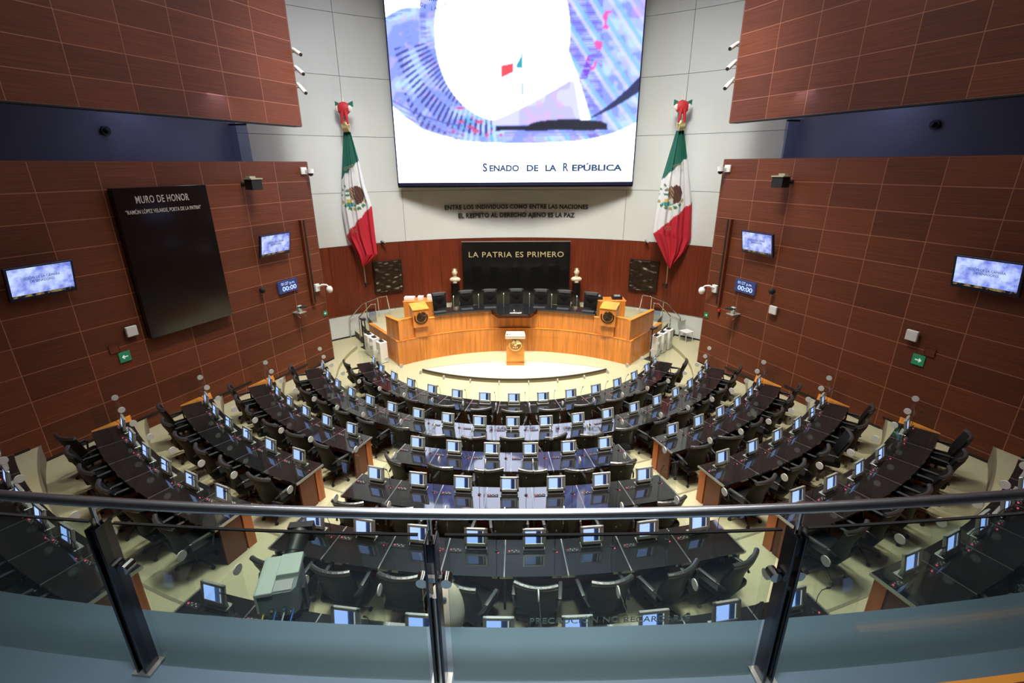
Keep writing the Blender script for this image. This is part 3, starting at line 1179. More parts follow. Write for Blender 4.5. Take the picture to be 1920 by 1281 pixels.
# steps beside the rostrum with hand rails
for sd in (-1, 1):
    t = thing('side_steps', 'dark-edged carpeted steps up to the %s end of the rostrum' % SIDE[sd], 'steps', (sd * 6.3, 2.2, 0))
    sl = Vector(t.location)
    for k in range(3):
        x0, x1 = 6.98 - .32 * k, 5.95
        yb = BC + math.sqrt((BR - .06) ** 2 - x0 * x0)
        q = [(sd * x0, 2.62 - .0 * k), (sd * (x0 - .35), 2.0 - .30 * k), (sd * 5.75, 1.45), (sd * 5.6, 3.3), (sd * (x0 - .5), yb - .02 if k else 2.95)]
        q = [(sd * x0, 2.62), (sd * (x0 - .55), 1.80 - .12 * k), (sd * 5.62, 1.70 - .12 * k), (sd * 5.62, 3.3), (sd * (x0 - .35), 2.95)]
        b = NB()
        prism(b, q, .001 + (.31 * k), .31 * (k + 1) - .03)
        o_ = fin(b, 'step', 'riser', parent=t)
        o_.location = -sl
        b = NB()
        prism(b, q, .31 * (k + 1) - .03, .31 * (k + 1) - .002 * 1)
        o_ = fin(b, 'tread', 'floor', parent=t)
        o_.location = -sl
    # rear hand rail along the wall
    t = thing('hand_rail', 'tubular steel hand rail along the wall above the %s steps' % SIDE[sd], 'handrail', (sd * 6.5, 2.55, 0))
    b = NB()
    x = lambda v: sd * (v - 6.5)
    pts = [(x(7.16), -.02, .02), (x(7.13), -.02, .86), (x(6.52), -.02, 1.50), (x(5.8), .1, 1.78), (x(5.5), .25, 1.80), (x(5.42), .3, 1.1)]
    tube(b, pts, .022, 8)
    fin(b, 'rail', 'chrome', True, t)
    for px_ in (6.35, 5.85):
        b = NB()
        cyl(b, (x(px_), .02 if px_ > 6 else .1, .35 if px_ > 6 else .93), (x(px_), .02 if px_ > 6 else .1, 1.56 if px_ > 6 else 1.77), .018, n=8)
        fin(b, 'post', 'chrome', True, t)
    # front hand rail
    t = thing('stair_rail', 'short steel rail with posts on the open side of the %s steps' % SIDE[sd], 'handrail', (sd * 6.1, 1.62, 0))
    b = NB()
    x = lambda v: sd * (v - 6.1)
    tube(b, [(x(6.42), -.05, .33), (x(6.38), -.05, 1.22), (x(5.9), .1, 1.72), (x(5.7), .15, 1.74)], .02, 8)
    fin(b, 'rail', 'chrome', True, t)
    b = NB()
    cyl(b, (x(5.72), .14, .93), (x(5.72), .14, 1.73), .018, n=8)
    fin(b, 'post', 'chrome', True, t)
    b = NB()
    prism(b, [(x(6.0), .075), (x(5.72), .145), (x(5.72), .155), (x(6.0), .085)], 1.0, 1.55)
    fin(b, 'glass_infill', 'pane', False, t)

# white voting boxes and dark stand beside rostrum
for sd, spots in ((-1, ((-5.72, .55), (-5.42, .18), (-5.02, -.28))), (1, ((5.50, .30), (5.85, .70), (6.2, 1.08)))):
    for j, (x, y) in enumerate(spots):
        t = thing('ballot_box', 'white upright box with black top slot beside the %s rostrum wall, %s from the front' % (SIDE[sd], ORD[2 - j] if sd < 0 else ORD[j]), 'box', (x, y, 0), sd * .87, 'white boxes beside the rostrum')
        b = NB()
        prism(b, [(-.17, -.15), (.17, -.15), (.17, .15), (-.17, .15)], .02, .84)
        bmesh.ops.bevel(b, geom=list(b.edges), offset=.012, segments=1, affect='EDGES')
        fin(b, 'body', 'whitep', parent=t)
        b = NB()
        box(b, (.20, .14, .03), (0, 0, .855))
        fin(b, 'slot', 'matblack', parent=t)
        b = NB()
        box(b, (.12, .008, .16), (0, -.154, .45))
        fin(b, 'emblem_plate', 'silver', parent=t)
        b = NB()
        box(b, (.30, .26, .022), (0, 0, .011))
        fin(b, 'base', 'black', parent=t)
for sd, (x, y) in ((-1, (-6.14, 1.28)), (1, (5.22, -.06))):
    t = thing('equipment_stand', 'dark metal stand with small device on top beside the %s white boxes' % SIDE[sd], 'stand', (x, y, 0), sd * .8)
    b = NB()
    for px_ in ((-.14, .14) if sd < 0 else (0,)):
        box(b, (.035, .035, 1.18), (px_, 0, .6))
    box(b, (.36, .30, .025), (0, 0, .013))
    if sd < 0:
        box(b, (.3, .03, .03), (0, 0, .9))
    fin(b, 'frame', 'matblack', parent=t)
    b = NB()
    box(b, (.30, .16, .10), (.0 if sd < 0 else .1, 0, 1.24), bevel=.02)
    fin(b, 'device', 'black', parent=t)
    b = NB()
    box(b, (.10, .10, .03), (.0 if sd < 0 else .1, -.03, 1.30))
    fin(b, 'knob', 'silver', parent=t)
t = thing('white_chair', 'pale plastic chair against the white wall at the right wall corner', 'chair', (7.25, 1.95, 0), .5)
b = NB()
box(b, (.44, .42, .03), (0, 0, .45), bevel=.01)
fin(b, 'seat', 'whitep', parent=t)
fin(back_mesh(.40, .44, .47, .85, .05, .02, .20, .27), 'backrest', 'silver', True, t)
for sx in (-1, 1):
    for sy in (-1, 1):
        b = NB()
        cyl(b, (sx * .2, sy * .19, .0), (sx * .17, sy * .16, .44), .014, n=6)
        fin(b, 'leg', 'whitep', parent=t)

# ------------------------------------------------------------------ back wall fittings
# black stone board
bd = thing('inscription_board', 'tall polished black board with pale lettering behind the rostrum chairs', 'board', (.08, 4.5, .9))
b = NB()
box(b, (4.86, .10, 2.93), (0, 0, 1.465))
fin(b, 'slab', 'blackstone', parent=bd)
b = NB()
box(b, (4.9, .13, .03), (0, -.01, 2.945))
fin(b, 'top_trim', 'strip', parent=bd)
text('lettering', 'LA PATRIA ES PRIMERO', .34, 'gold', (-.0, -.055, 2.36), 4.28, parent=bd, extrude=.01, offset=.002, spacing=1.1)
# motto on white wall
for j, (s_, wd, z) in enumerate((('ENTRE LOS INDIVIDUOS COMO ENTRE LAS NACIONES', 6.36, 5.31), ('EL RESPETO AL DERECHO AJENO ES LA PAZ', 5.2, 4.95))):
    o_ = text('wall_inscription', s_, .26, 'dark_letter', (.09, 4.965, z), wd, extrude=.012, offset=.007, spacing=1.05, bend=11.87)
    tag(o_, ('upper line of dark lettering on the white wall beneath the big screen', 'lower line of dark lettering on the white wall beneath the big screen')[j], 'lettering')
    o_['kind'] = 'thing'


# bronze reliefs
def relief_mesh(seed):
    b = NB()
    n = 44
    rg = random.Random(seed)
    waves = [(rg.uniform(2, 9), rg.uniform(2, 9), rg.uniform(0, 6), rg.uniform(.4, 1)) for _ in range(9)]
    V = []
    for j in range(n + 1):
        row = []
        for i_ in range(n + 1):
            u_, v_ = i_ / n * 2 - 1, j / n * 2 - 1
            q = sum(w_ * math.sin(a_ * u_ + 2 * math.sin(b_ * v_ + c_)) * math.cos(b_ * v_ + c_) for a_, b_, c_, w_ in waves)
            edge = 0 if max(abs(u_), abs(v_)) > .95 else 1
            row.append(b.verts.new((u_ * .62, -.03 - .035 * edge * max(-1, min(1, q * .6)), v_ * .68)))
        V.append(row)
    for j in range(n):
        for i_ in range(n):
            b.faces.new((V[j][i_], V[j][i_ + 1], V[j + 1][i_ + 1], V[j + 1][i_]))
    return b


for sd in (-1, 1):
    x = sd * 5.55 + (.02 if sd < 0 else .08)
    y = BC + math.sqrt(BR ** 2 - x * x)
    t = thing('bronze_relief', 'square dark bronze relief panel under the %s flag' % SIDE[sd], 'relief', (x, y - .12, 2.5), -math.asin(x / BR))
    fin(relief_mesh(3 + sd), 'relief_face', 'bronze', False, t, (0, -.03, 0))
    b = NB()
    box(b, (1.26, .07, 1.38), (0, 0, 0), bevel=.008)
    fin(b, 'backing', 'bronze', parent=t)
    # small camera on top of wood band
    x = sd * 5.68
    y = BC + math.sqrt(BR ** 2 - x * x)
    t = thing('small_camera', 'small %s camera on the wood band edge by the %s flag' % ('dark' if sd < 0 else 'grey', SIDE[sd]), 'camera', (x, y - .06, 3.93), -math.asin(x / BR))
    b = NB()
    box(b, (.1, .12, .04), (0, 0, .0))
    fin(b, 'bracket', 'black', parent=t)
    b = NB()
    cyl(b, (-.05, -.1, .12), (.12, -.22, .02), .05, n=10)
    box(b, (.05, .05, .12), (0, -.05, .06))
    fin(b, 'housing', 'black' if sd < 0 else 'silver', parent=t)


# busts
def bust(x, y, z, label):
    t = thing('bust', label, 'bust', (x, y, z))
    b = NB()
    bs = bmesh.ops.create_uvsphere(b, u_segments=20, v_segments=14, radius=.13, matrix=Matrix.Translation((0, 0, .47)))
    for v in bs['verts']:
        c_ = v.co - Vector((0, 0, .47))
        v.co.z = .47 + c_.z * 1.28
        v.co.x *= .86
        if c_.z < 0:
            v.co.x *= 1 + .9 * c_.z
            v.co.y = v.co.y * (1 + .6 * c_.z) - .02
        if c_.y < -.09 and abs(c_.x) < .03 and abs(c_.z) < .04:
            v.co.y -= .03
    sph(b, (-.045, -.115, .49), .018)
    sph(b, (.045, -.115, .49), .018)
    sph(b, (0, -.12, .39), .03, (1.2, .5, .5))
    for sx in (-1, 1):
        sph(b, (sx * .112, .01, .46), .03, (.4, .8, 1.2))
    cyl(b, (0, .01, .2), (0, 0, .38), .085, .07, n=14)
    fin(b, 'head', 'marble', True, t)
    b = NB()
    sph(b, (0, .03, .56), .125, (.95, 1.05, .75), 14, 10)
    fin(b, 'hair', 'brass', True, t)
    b = NB()
    sph(b, (0, .02, .14), .2, (1.25, .62, .62), 20, 12)
    bmesh.ops.bisect_plane(b, geom=list(b.verts) + list(b.edges) + list(b.faces), plane_co=(0, 0, .05), plane_no=(0, 0, -1), clear_outer=True)
    box(b, (.16, .16, .06), (0, 0, .03))
    fin(b, 'shoulders', 'marble', True, t)
    return t


for sd, x in ((-1, -2.68), (1, 2.80)):
    b = NB()
    prism(b, [(-.17, -.17), (.17, -.17), (.17, .17), (-.17, .17)], 0, 1.14)
    box(b, (.4, .4, .06), (0, 0, .03))
    tag(fin(b, 'pedestal', 'blackstone', loc=(x, 4.1, .93)), 'black square pedestal carrying the %s bust beside the inscription board' % SIDE[sd], 'pedestal')
    bust(x, 4.1, 2.071, 'cream and gold bust on the black pedestal %s of the inscription board' % ('left' if sd < 0 else 'right'))


# ------------------------------------------------------------------ flags
def interp(pts, t):
    # pts list of (x,z) with decreasing z, t in 0..1 over z
    z0, z1 = pts[0][1], pts[-1][1]
    z = z0 + (z1 - z0) * t
    for (xa, za), (xb, zb) in zip(pts, pts[1:]):
        if za >= z >= zb:
            k = (za - z) / (za - zb + 1e-9)
            return xa + (xb - xa) * k, z
    return pts[-1][0], z


def flag(label, Lp, Rp, gw, wr, em, pole, side):
    t = thing('flag', label, 'flag', (pole[1][0], 2.5, pole[1][1]))
    org = Vector(t.location)
    nx, nz = 56, 130
    verts, cols, faces = [], [], []
    for j in range(nz + 1):
        v = j / nz
        xl, zl = interp(Lp, v)
        xr, zr = interp(Rp, v)
        for i_ in range(nx + 1):
            u_ = i_ / nx
            x = xl + (xr - xl) * u_
            z = zl + (zr - zl) * u_
            wdt = xr - xl
            fold = .055 * math.sin(u_ * 17 + v * 2 + .6 * math.sin(v * 5)) + .03 * math.sin(u_ * 37 + 1 + v * 3)
            fold *= .35 + .65 * min(1, wdt / .9)
            y = -.12 * math.sin(u_ * math.pi) * min(1, v * 3) + fold
            verts.append((x - org.x, y, z - org.z))

            def side_of(ln):
                (x0, z0), (x1, z1) = ln
                return z - (z0 + (z1 - z0) * (x - x0) / (x1 - x0)) + .03 * math.sin(u_ * 22)
            if side_of(gw) > 0:
                c_ = (.008, .11, .075)
            elif side_of(wr) > 0:
                c_ = (.70, .69, .70)
                dx, dz = (x - em[0]) / em[2], (z - em[1]) / em[2]
                rr = math.hypot(dx, dz)
                an = math.degrees(math.atan2(dz, dx)) % 360
                if rr < 1.45:
                    # wreath of oak and laurel leaves below
                    if 1.02 < rr < 1.3 and 190 < an < 350 and (an % 22) < 15:
                        c_ = (.05, .19, .08) if (int(an / 22) % 3) else (.35, .3, .1)
                    if 1.0 < rr < 1.28 and (120 < an < 190) and (an % 24) < 9:
                        c_ = (.1, .22, .12)
                    # eagle in profile: wings and body brown
                    wing = ((dx - .38) / .62) ** 2 + ((dz - .12) / .82) ** 2
                    if wing < 1 and dx > -.08 + .25 * math.sin(dz * 9):
                        c_ = (.075, .028, .02)
                        if (int((dx * 9 + dz * 4) * 2) % 5) == 0:
                            c_ = (.13, .06, .045)
                    body = ((dx + .05) / .3) ** 2 + ((dz - .25) / .6) ** 2
                    if body < 1:
                        c_ = (.14, .06, .04) if math.sin(dx * 30 + dz * 18) > -.2 else (.42, .33, .2)
                    if ((dx + .32) / .22) ** 2 + ((dz - .55) / .18) ** 2 < 1:
                        c_ = (.40, .22, .14)
                    # snake, cactus, water
                    if ((dx + .52) / .16) ** 2 + ((dz - .15) / .5) ** 2 < 1 and math.sin(dz * 14) > -.1:
                        c_ = (.03, .2, .14)
                    if ((dx + .25) / .55) ** 2 + ((dz + .72) / .2) ** 2 < 1:
                        c_ = (.03, .18, .3) if math.sin(dx * 22) > 0 else (.12, .35, .2)
                    if ((dx + .42) / .2) ** 2 + ((dz + .42) / .16) ** 2 < 1:
                        c_ = (.6, .42, .06)
                    if ((dx - .1) / .14) ** 2 + ((dz + .45) / .3) ** 2 < 1 and dz < -.3:
                        c_ = (.5, .5, .46)
            else:
                c_ = (.48, .012, .03)
            cols.append((*c_, 1))
    for j in range(nz):
        for i_ in range(nx):
            a = j * (nx + 1) + i_
            faces.append((a, a + 1, a + nx + 2, a + nx + 1))
    me = bpy.data.meshes.new('cloth')
    me.from_pydata(verts, [], faces)
    at = me.color_attributes.new('tint', 'FLOAT_COLOR', 'POINT')
    at.data.foreach_set('color', np.array(cols, dtype=np.float32).ravel())
    me.materials.append(M['cloth'])
    me.shade_smooth()
    link('cloth', me, t)
    # gold stitched letters seen on the folds
    tp_, bt = pole
    g0 = [(a_[0] - org.x, a_[1] - org.z) for a_ in (Lp[0], Rp[0])]
    cx = (g0[0][0] + g0[1][0]) / 2
    b = NB()
    p0, p1 = (tp_[0] - org.x, .05, tp_[1] - org.z), (bt[0] - org.x, .05, bt[1] - org.z)
    cyl(b, p0, p1, .025, n=8)
    fin(b, 'pole', 'flagpole', True, t)
    b = NB()
    cyl(b, p0, (p0[0], .05, p0[2] + .22), .03, .002, n=8)
    fin(b, 'finial', 'flagpole', True, t)
    b = NB()
    cyl(b, (p1[0], .05, .05), (p1[0], .9, -.05), .02, n=8)
    cyl(b, (p1[0], .05, -.06), (p1[0], .05, .14), .05, n=10)
    fin(b, 'wall_bracket', 'black', True, t)
    zt = Lp[0][1] - org.z
    b = NB()
    sph(b, (cx, -.05, zt + .20), .17, (1, .5, 1.1), 12, 8)
    cyl(b, (cx - .1, -.08, zt + .1), (cx + .12, -.08, zt + .12), .13, n=10)
    fin(b, 'gold_tie', 'brass', True, t)
    b = NB()
    sph(b, (cx - .02, -.04, zt + .80), .26, (1, .45, .9), 14, 10)
    for k, dx in enumerate((-.12, .10)):
        cyl(b, (cx + dx * .5, -.1, zt + .75), (cx + dx, -.1, zt + .28), .07, .045, n=8)
    fin(b, 'red_ribbon', 'red_ribbon', True, t)
    b = NB()
    for sx in (-1, 1):
        q = [(cx, -.02, zt + .92), (cx + sx * .33, -.02, zt + 1.06), (cx + sx * .33, -.02, zt + .86)]
        f_ = [b.verts.new(q_) for q_ in q]
        bk_ = [b.verts.new((q_[0], q_[1] + .05, q_[2])) for q_ in q]
        b.faces.new(f_)
        b.faces.new(bk_)
        for m_ in range(3):
            b.faces.new((f_[m_], f_[(m_ + 1) % 3], bk_[(m_ + 1) % 3], bk_[m_]))
    cyl(b, (cx - .14, -.05, zt + .75), (cx - .09, -.05, zt + .2), .06, .04, n=8)
    fin(b, 'green_ribbon', 'green_ribbon', False, t)
    b = NB()
    for sx in (-.24, .22):
        sph(b, (cx + sx, -.08, zt + .80), .09, (1, .4, 1.2), 8, 6)
    fin(b, 'white_ribbon', 'paper', True, t)
    rt_ = text('stitched_letters', 'ESTADOS', .17, 'brass', ((gw[0][0] * .42 + gw[1][0] * .58) - org.x, -.24, (gw[0][1] * .42 + gw[1][1] * .58) + .05 - org.z), .42, parent=t, extrude=.003, rot=(math.pi / 2, -.35, 0))
    text('stitched_letters', 'OS', .22, 'brass', (wr[0][0] * .66 + wr[1][0] * .34 - org.x, -.24, wr[0][1] * .66 + wr[1][1] * .34 - .20 - org.z), .26, parent=t, extrude=.003)
    return t


flag('green white and red flag with brown eagle crest, left of the big screen',
     [(-6.46, 8.28), (-6.78, 6.53), (-6.90, 5.48), (-6.82, 4.39), (-6.27, 3.17)],
     [(-6.18, 8.28), (-5.98, 7.27), (-5.85, 6.33), (-5.66, 5.59), (-5.64, 4.59), (-5.61, 3.65), (-6.20, 3.17)],
     ((-6.8, 6.53), (-5.98, 7.27)), ((-6.82, 4.42), (-5.66, 5.6)), (-6.33, 5.93, .42), ((-6.36, 9.31), (-6.25, 2.3)), -1)
flag('green white and red flag with brown eagle crest, right of the big screen',
     [(6.14, 8.26), (5.78, 6.52), (5.67, 5.24), (5.63, 4.42), (6.39, 3.04)],
     [(6.42, 8.26), (6.65, 7.31), (6.89, 6.26), (7.04, 5.64), (7.16, 4.23), (6.95, 3.69), (6.43, 3.04)],
     ((5.78, 6.52), (6.65, 7.31)), ((5.64, 4.45), (7.03, 5.67)), (6.17, 5.9, .42), ((6.25, 9.33), (6.38, 2.22)), 1)

# ------------------------------------------------------------------ video wall
vw = thing('video_wall', 'huge bright screen showing pale blue building picture on the white wall', 'screen', (.05, 3.5, 6.27))
SX0, SX1, SZ1 = -4.80, 4.80, 7.35
b = NB()
box(b, (9.66, .25, SZ1 + .12), (0, .17, SZ1 / 2))
fin(b, 'casing', 'navy', parent=vw)
nx, nz = 330, 252
xx = np.linspace(SX0, SX1, nx + 1)
zz = np.linspace(.13, SZ1, nz + 1)
X, Z = np.meshgrid(xx, zz)
# picture coordinates of the programme image shown on the wall
v = 349 - Z / .01857
u = 967 + (X + .05) * (440 + .149 * (349 - v)) / 9.6
img = np.zeros(X.shape + (3,))
rs = np.random.RandomState(4)


def blur_noise(sc, seed):
    r_ = np.random.RandomState(seed)
    g_ = r_.rand(40, 40)
    ix = (u - 700) / sc
    iy = (v + 60) / sc
    x0, y0 = np.floor(ix).astype(int), np.floor(iy).astype(int)
    fx, fy = ix - x0, iy - y0
    fx, fy = fx * fx * (3 - 2 * fx), fy * fy * (3 - 2 * fy)
    G = lambda a_, b_: g_[np.mod(b_, 40), np.mod(a_, 40)]
    return (G(x0, y0) * (1 - fx) + G(x0 + 1, y0) * fx) * (1 - fy) + (G(x0, y0 + 1) * (1 - fx) + G(x0 + 1, y0 + 1) * fx) * fy


n1, n2 = blur_noise(26, 1), blur_noise(9, 2)
WHITE = np.array((3.4, 3.7, 4.8))


def setc(mask, c_):
    img[mask] = c_


def mixc(mask, c_, t):
    t = (t if np.isscalar(t) else t[mask][:, None])
    img[mask] = img[mask] * (1 - t) + np.array(c_) * t


img[:] = WHITE
# lower edge of the pictured building bowl
low = 262 - 65 * (np.abs(u - 985) / 250) ** 3.2 - 14 * ((u < 800) * (800 - u) / 80)
inb = v < low
setc(inb, (.50, .62, 1.7))
mixc(inb & (n1 > .55), (.26, .36, 1.25), .8)
mixc(inb & (n1 < .35), (.60, .85, 1.8), .9)
mixc(inb & (n2 > .62) & (u > 1100), (.45, .75, 1.5), .7)
mixc(inb & (n2 > .72), (.75, .55, 1.6), .5)
# central white sky opening
el = ((u - 946) / 127) ** 2 + ((v - 52) / 165) ** 2
sky = (el < 1) & (v < 214)
tilt = (u - 1046) / 62 - (v - 30) / 150
# left curtain of dark windows following the opening
dist = np.sqrt(el)
ang = np.degrees(np.arctan2(v - 52, -(u - 946)))
band = inb & (dist > 1.0) & (dist < 1.62) & (u < 945) & (v > 40)
strip = np.mod(ang - dist * 9, 3.3) < (1.25 + .5 * n2)
seg = np.sin(dist * 21 + ang * .12) > -.25 - .5 * n1
dark = band & strip & seg & (ang > 8) & (ang < 84)
setc(dark, (.05, .07, .30))
mixc(band & strip & ~seg, (.22, .32, .95), .55)
setc(band & (n2 > .80) & (u > 850) & (v > 190), (.75, .12, .30))
setc(band & (n2 < .16) & (u > 850) & (v > 180), (.12, .62, .85))
# outlines low on the left
for off, c_ in ((0, (.12, .13, .5)), (9, (.3, .36, .95)), (17, (.25, .2, .6)), (24, (.4, .5, 1.2))):
    ln = 176 + (u - 735) * .62 - .0018 * (u - 735) ** 2 + off
    setc((np.abs(v - ln) < 1.3) & (u < 870) & inb, c_)
setc((v > 176 + (u - 735) * .62 - .0018 * (u - 735) ** 2 + 27) & (u < 850), WHITE)
# upper left hatching
arc = 14 + ((u - 775) / 60) ** 2 * 26
setc((np.abs(v - arc) < 5) & (u < 775) & (np.mod(v, 4) < 2), (.12, .18, .6))
setc((v < arc - 5) & (u < 790), WHITE)
setc((np.abs(u - 797 - (v - 40) * .05) < 6) & (v > 20) & (v < 62) & (np.mod(v, 4) < 2), (.16, .14, .55))
# right bowl: diagonal beams
rb = inb & (u > 1030) & ~sky
beam = np.mod((u - 1040) * .9 - (v) * .62, 34)
mixc(rb & (beam < 9), (.28, .66, 1.4), .8)
mixc(rb & (beam > 26), (.85, .85, 2.2), .6)
hatch = rb & (u < 1135) & (np.mod(v, 4.2) < 1.9) & (u - 1045 > (v - 30) * .25)
setc(hatch & (beam > 8) & (beam < 27), (.22, .16, .75))
pk = rb & (np.abs(u - 1120 - (v - 90) * -.35) < 11) & (n2 > .6) & (v > 15) & (v < 155)
setc(pk, (1.0, .15, .55))
setc(rb & (np.abs(u - 1118 + (v - 90) * .4) < 7) & (v > 95) & (v < 140) & (np.mod(v, 4) < 2.4), (.25, .05, .9))
setc(rb & (u > 1190) & (v < 30) & (np.mod(v + u * .5, 6) < 2), (.9, .35, .8))
# sky
edge_r = 1046 + (v - 34) * .47 - .0006 * (v - 34) ** 2
skyr = (u > 940) & (v < 216) & (v > -60)
setc(sky, WHITE)
setc(skyr & (u < edge_r), WHITE)
# dome
dome_top = 214 - 72 * np.clip((u - 932) / 140, 0, 1) ** 1.15
dome = (u > 925) & (u < 1084 + (v - 150) * .16) & (v > dome_top) & (v < 226)
setc(dome, (.78, .80, 1.6))
mixc(dome & (n1 > .5) & (u < 1085), (.55, .50, 1.3), .6)
mixc(dome & (n2 > .6) & (u > 985) & (u < 1060), (.85, .55, 1.3), .6)
lens = (np.abs(u - 1038) < 106) & (v > 227 - 12 * np.sqrt(np.clip(1 - ((u - 1070) / 75) ** 2, 0, 1)) - 0) & (v < 237 + 1.2 * np.sin(u * .07))
setc(lens, (.015, .015, .04))
setc((np.abs(u - 1050) < 100) & (v >= 239) & (v < 250) & (np.mod(v, 5) < 2.5), (.3, .33, .9))
cres = (u > 1112) & (v > 212 - (u - 1112) * .62 - .0022 * (u - 1112) ** 2) & (v < 214 - (u - 1112) * .40 - .0016 * (u - 1112) ** 2)
setc(cres, (.03, .04, .14))
c2 = (u > 944) & (u < 990) & (v > 203 - (u - 944) * .55) & (v < 199 + -(u - 944) * .38) & (v > 180)
setc(c2, (.05, .06, .22))
# pictured flag
setc((np.abs(u - 982.5 - (v - 100) * .02) < 1.7) & (v > 92) & (v < 186), (.12, .3, .45))
setc((u > 943) & (u < 967) & (v > 113 - (u - 943) * .2) & (v < 137 - (u - 943) * .45), (1.0, .10, .13))
setc((u > 972) & (u < 985) & (v > 90) & (v < 119) & (v > 112 - (u - 972) * 1.8), (.05, .45, .55))
# lower margin
setc(v > low, WHITE)
for _ in range(2):
    t_ = img.copy()
    t_[1:-1, 1:-1] = (img[1:-1, 1:-1] * 2 + img[:-2, 1:-1] + img[2:, 1:-1] + img[1:-1, :-2] + img[1:-1, 2:]) / 6
    img = t_
me = bpy.data.meshes.new('display')
vs = np.stack([X - 0, np.zeros_like(X), Z], -1).reshape(-1, 3)
idx = np.arange((nx + 1) * (nz + 1)).reshape(nz + 1, nx + 1)
fs = np.stack([idx[:-1, :-1], idx[:-1, 1:], idx[1:, 1:], idx[1:, :-1]], -1).reshape(-1, 4)
me.vertices.add(len(vs))
me.vertices.foreach_set('co', vs.ravel())
me.loops.add(fs.size)
me.loops.foreach_set('vertex_index', fs.ravel())
me.polygons.add(len(fs))
me.polygons.foreach_set('loop_start', np.arange(0, fs.size, 4))
me.polygons.foreach_set('loop_total', np.full(len(fs), 4))
me.update(calc_edges=True)
at = me.color_attributes.new('tint', 'FLOAT_COLOR', 'POINT')
at.data.foreach_set('color', np.concatenate([img, np.ones(img.shape[:2] + (1,))], -1).astype(np.float32).ravel())
me.materials.append(M['led'])
link('display', me, vw, (0, .035, 0))
b = NB()
box(b, (9.66, .06, .13), (0, .03, .065))
fin(b, 'lower_bezel', 'navy', parent=vw)
for sx in (-1, 1):
    b = NB()
    box(b, (.04, .06, SZ1), (sx * 4.81, .03, SZ1 / 2))
    fin(b, 'side_bezel', 'navy', parent=vw)
# letters on the display, small capitals with larger initials
lx = -1.30
parts_ = (('S', .44, .21), ('ENADO', .33, 1.25), (' ', 0, .20), ('DE', .33, .50), (' ', 0, .20), ('LA', .33, .48), (' ', 0, .20), ('R', .44, .25), ('EPÚBLICA', .33, 2.12))
tot = sum(p_[2] for p_ in parts_)
k_ = 5.78 / tot
cx = lx
for s_, sz, wd in parts_:
    wd *= k_
    if sz:
        text('screen_letters', s_, sz, 'blue_letter', (cx + wd / 2 - .04, .02, .66 + (.03 if sz > .4 else 0)), wd * (.9 if len(s_) > 1 else .82), parent=vw, extrude=.004, offset=.013)
    cx += wd
seal = 'SENADO DE LA REPÚBLICA'
for k, ch in enumerate(seal):
    if ch == ' ':
        continue
    a = (-90 + (k - 10.5) * 8.6) * D2R
    rr = .88
    text('seal_letters', ch, .17, 'blue_letter', (-2.98 + rr * math.cos(a), .02, 7.12 + rr * math.sin(a)), None, rot=(math.pi / 2, -(a + math.pi / 2), 0), parent=vw, extrude=.003)
b = NB()
for k in range(60):
    a = k * 6 * D2R
    if 7.12 + .62 * math.sin(a) < 7.3:
        box(b, (.05, .006, .03), (-2.98 + .62 * math.cos(a), .02, 7.12 + .62 * math.sin(a)), (0, -a, 0))
for k in range(24):
    a = rs.uniform(0, 6.28)
    q = rs.uniform(0, .45)
    if 7.12 + q * math.sin(a) < 7.3:
        box(b, (.10, .006, .06), (-2.98 + q * math.cos(a), .02, 7.12 + q * math.sin(a)), (0, a, 0))
fin(b, 'seal_crest', 'blue_letter', parent=vw)

# ------------------------------------------------------------------ side wall fittings
def wthing(name, label, cat, side, s, z, off=.0):
    return thing(name, label, cat, wallpt(side, s, off, z), wall_rz(side))


# local axes on a wall thing: x along wall (right when facing it), -y into the hall
t = wthing('honour_plaque', 'tall black honour wall plaque with gold lettering on the left wall', 'plaque', -1, 5.03, 4.82, .0)
b = NB()
box(b, (2.30, .16, 3.62), (0, -.10, 0), bevel=.01)
fin(b, 'slab', 'blackstone', parent=t)
text('heading', 'MURO DE HONOR', .24, 'silver_letter', (-.05, -.185, 1.52), 1.30, parent=t, extrude=.006, offset=.002, spacing=1.1)
text('name_line', '"RAMÓN LÓPEZ VELARDE, POETA DE LA PATRIA"', .13, 'silver_letter', (-.05, -.185, 1.25), 1.85, parent=t, extrude=.006, offset=.001)
t2 = t


def tv(side, s, z, off, label, tilt=.22, txt=True):
    t = wthing('wall_television', label, 'television', side, s, z, 0)
    rot = (tilt, 0, 0)
    b = NB()
    box(b, (1.16, .07, .70), (0, 0, 0), bevel=.008)
    fin(b, 'casing', 'navy', parent=t, loc=(0, -off, 0), rot=rot)
    b = NB()
    box(b, (1.06, .01, .60), (0, -.036, 0.015))
    sc_ = fin(b, 'display', 'tv', parent=t, loc=(0, -off, 0), rot=rot)
    text('caption', 'SESIÓN DE LA CÁMARA\nDE SENADORES', .075, 'blue_letter', (.0, -.043, .06), .62, parent=sc_, extrude=.001)
    b = NB()
    box(b, (.12, off, .12), (0, -off / 2, 0))
    box(b, (.3, .03, .3), (0, -.015, 0))
    fin(b, 'wall_arm', 'black', parent=t)


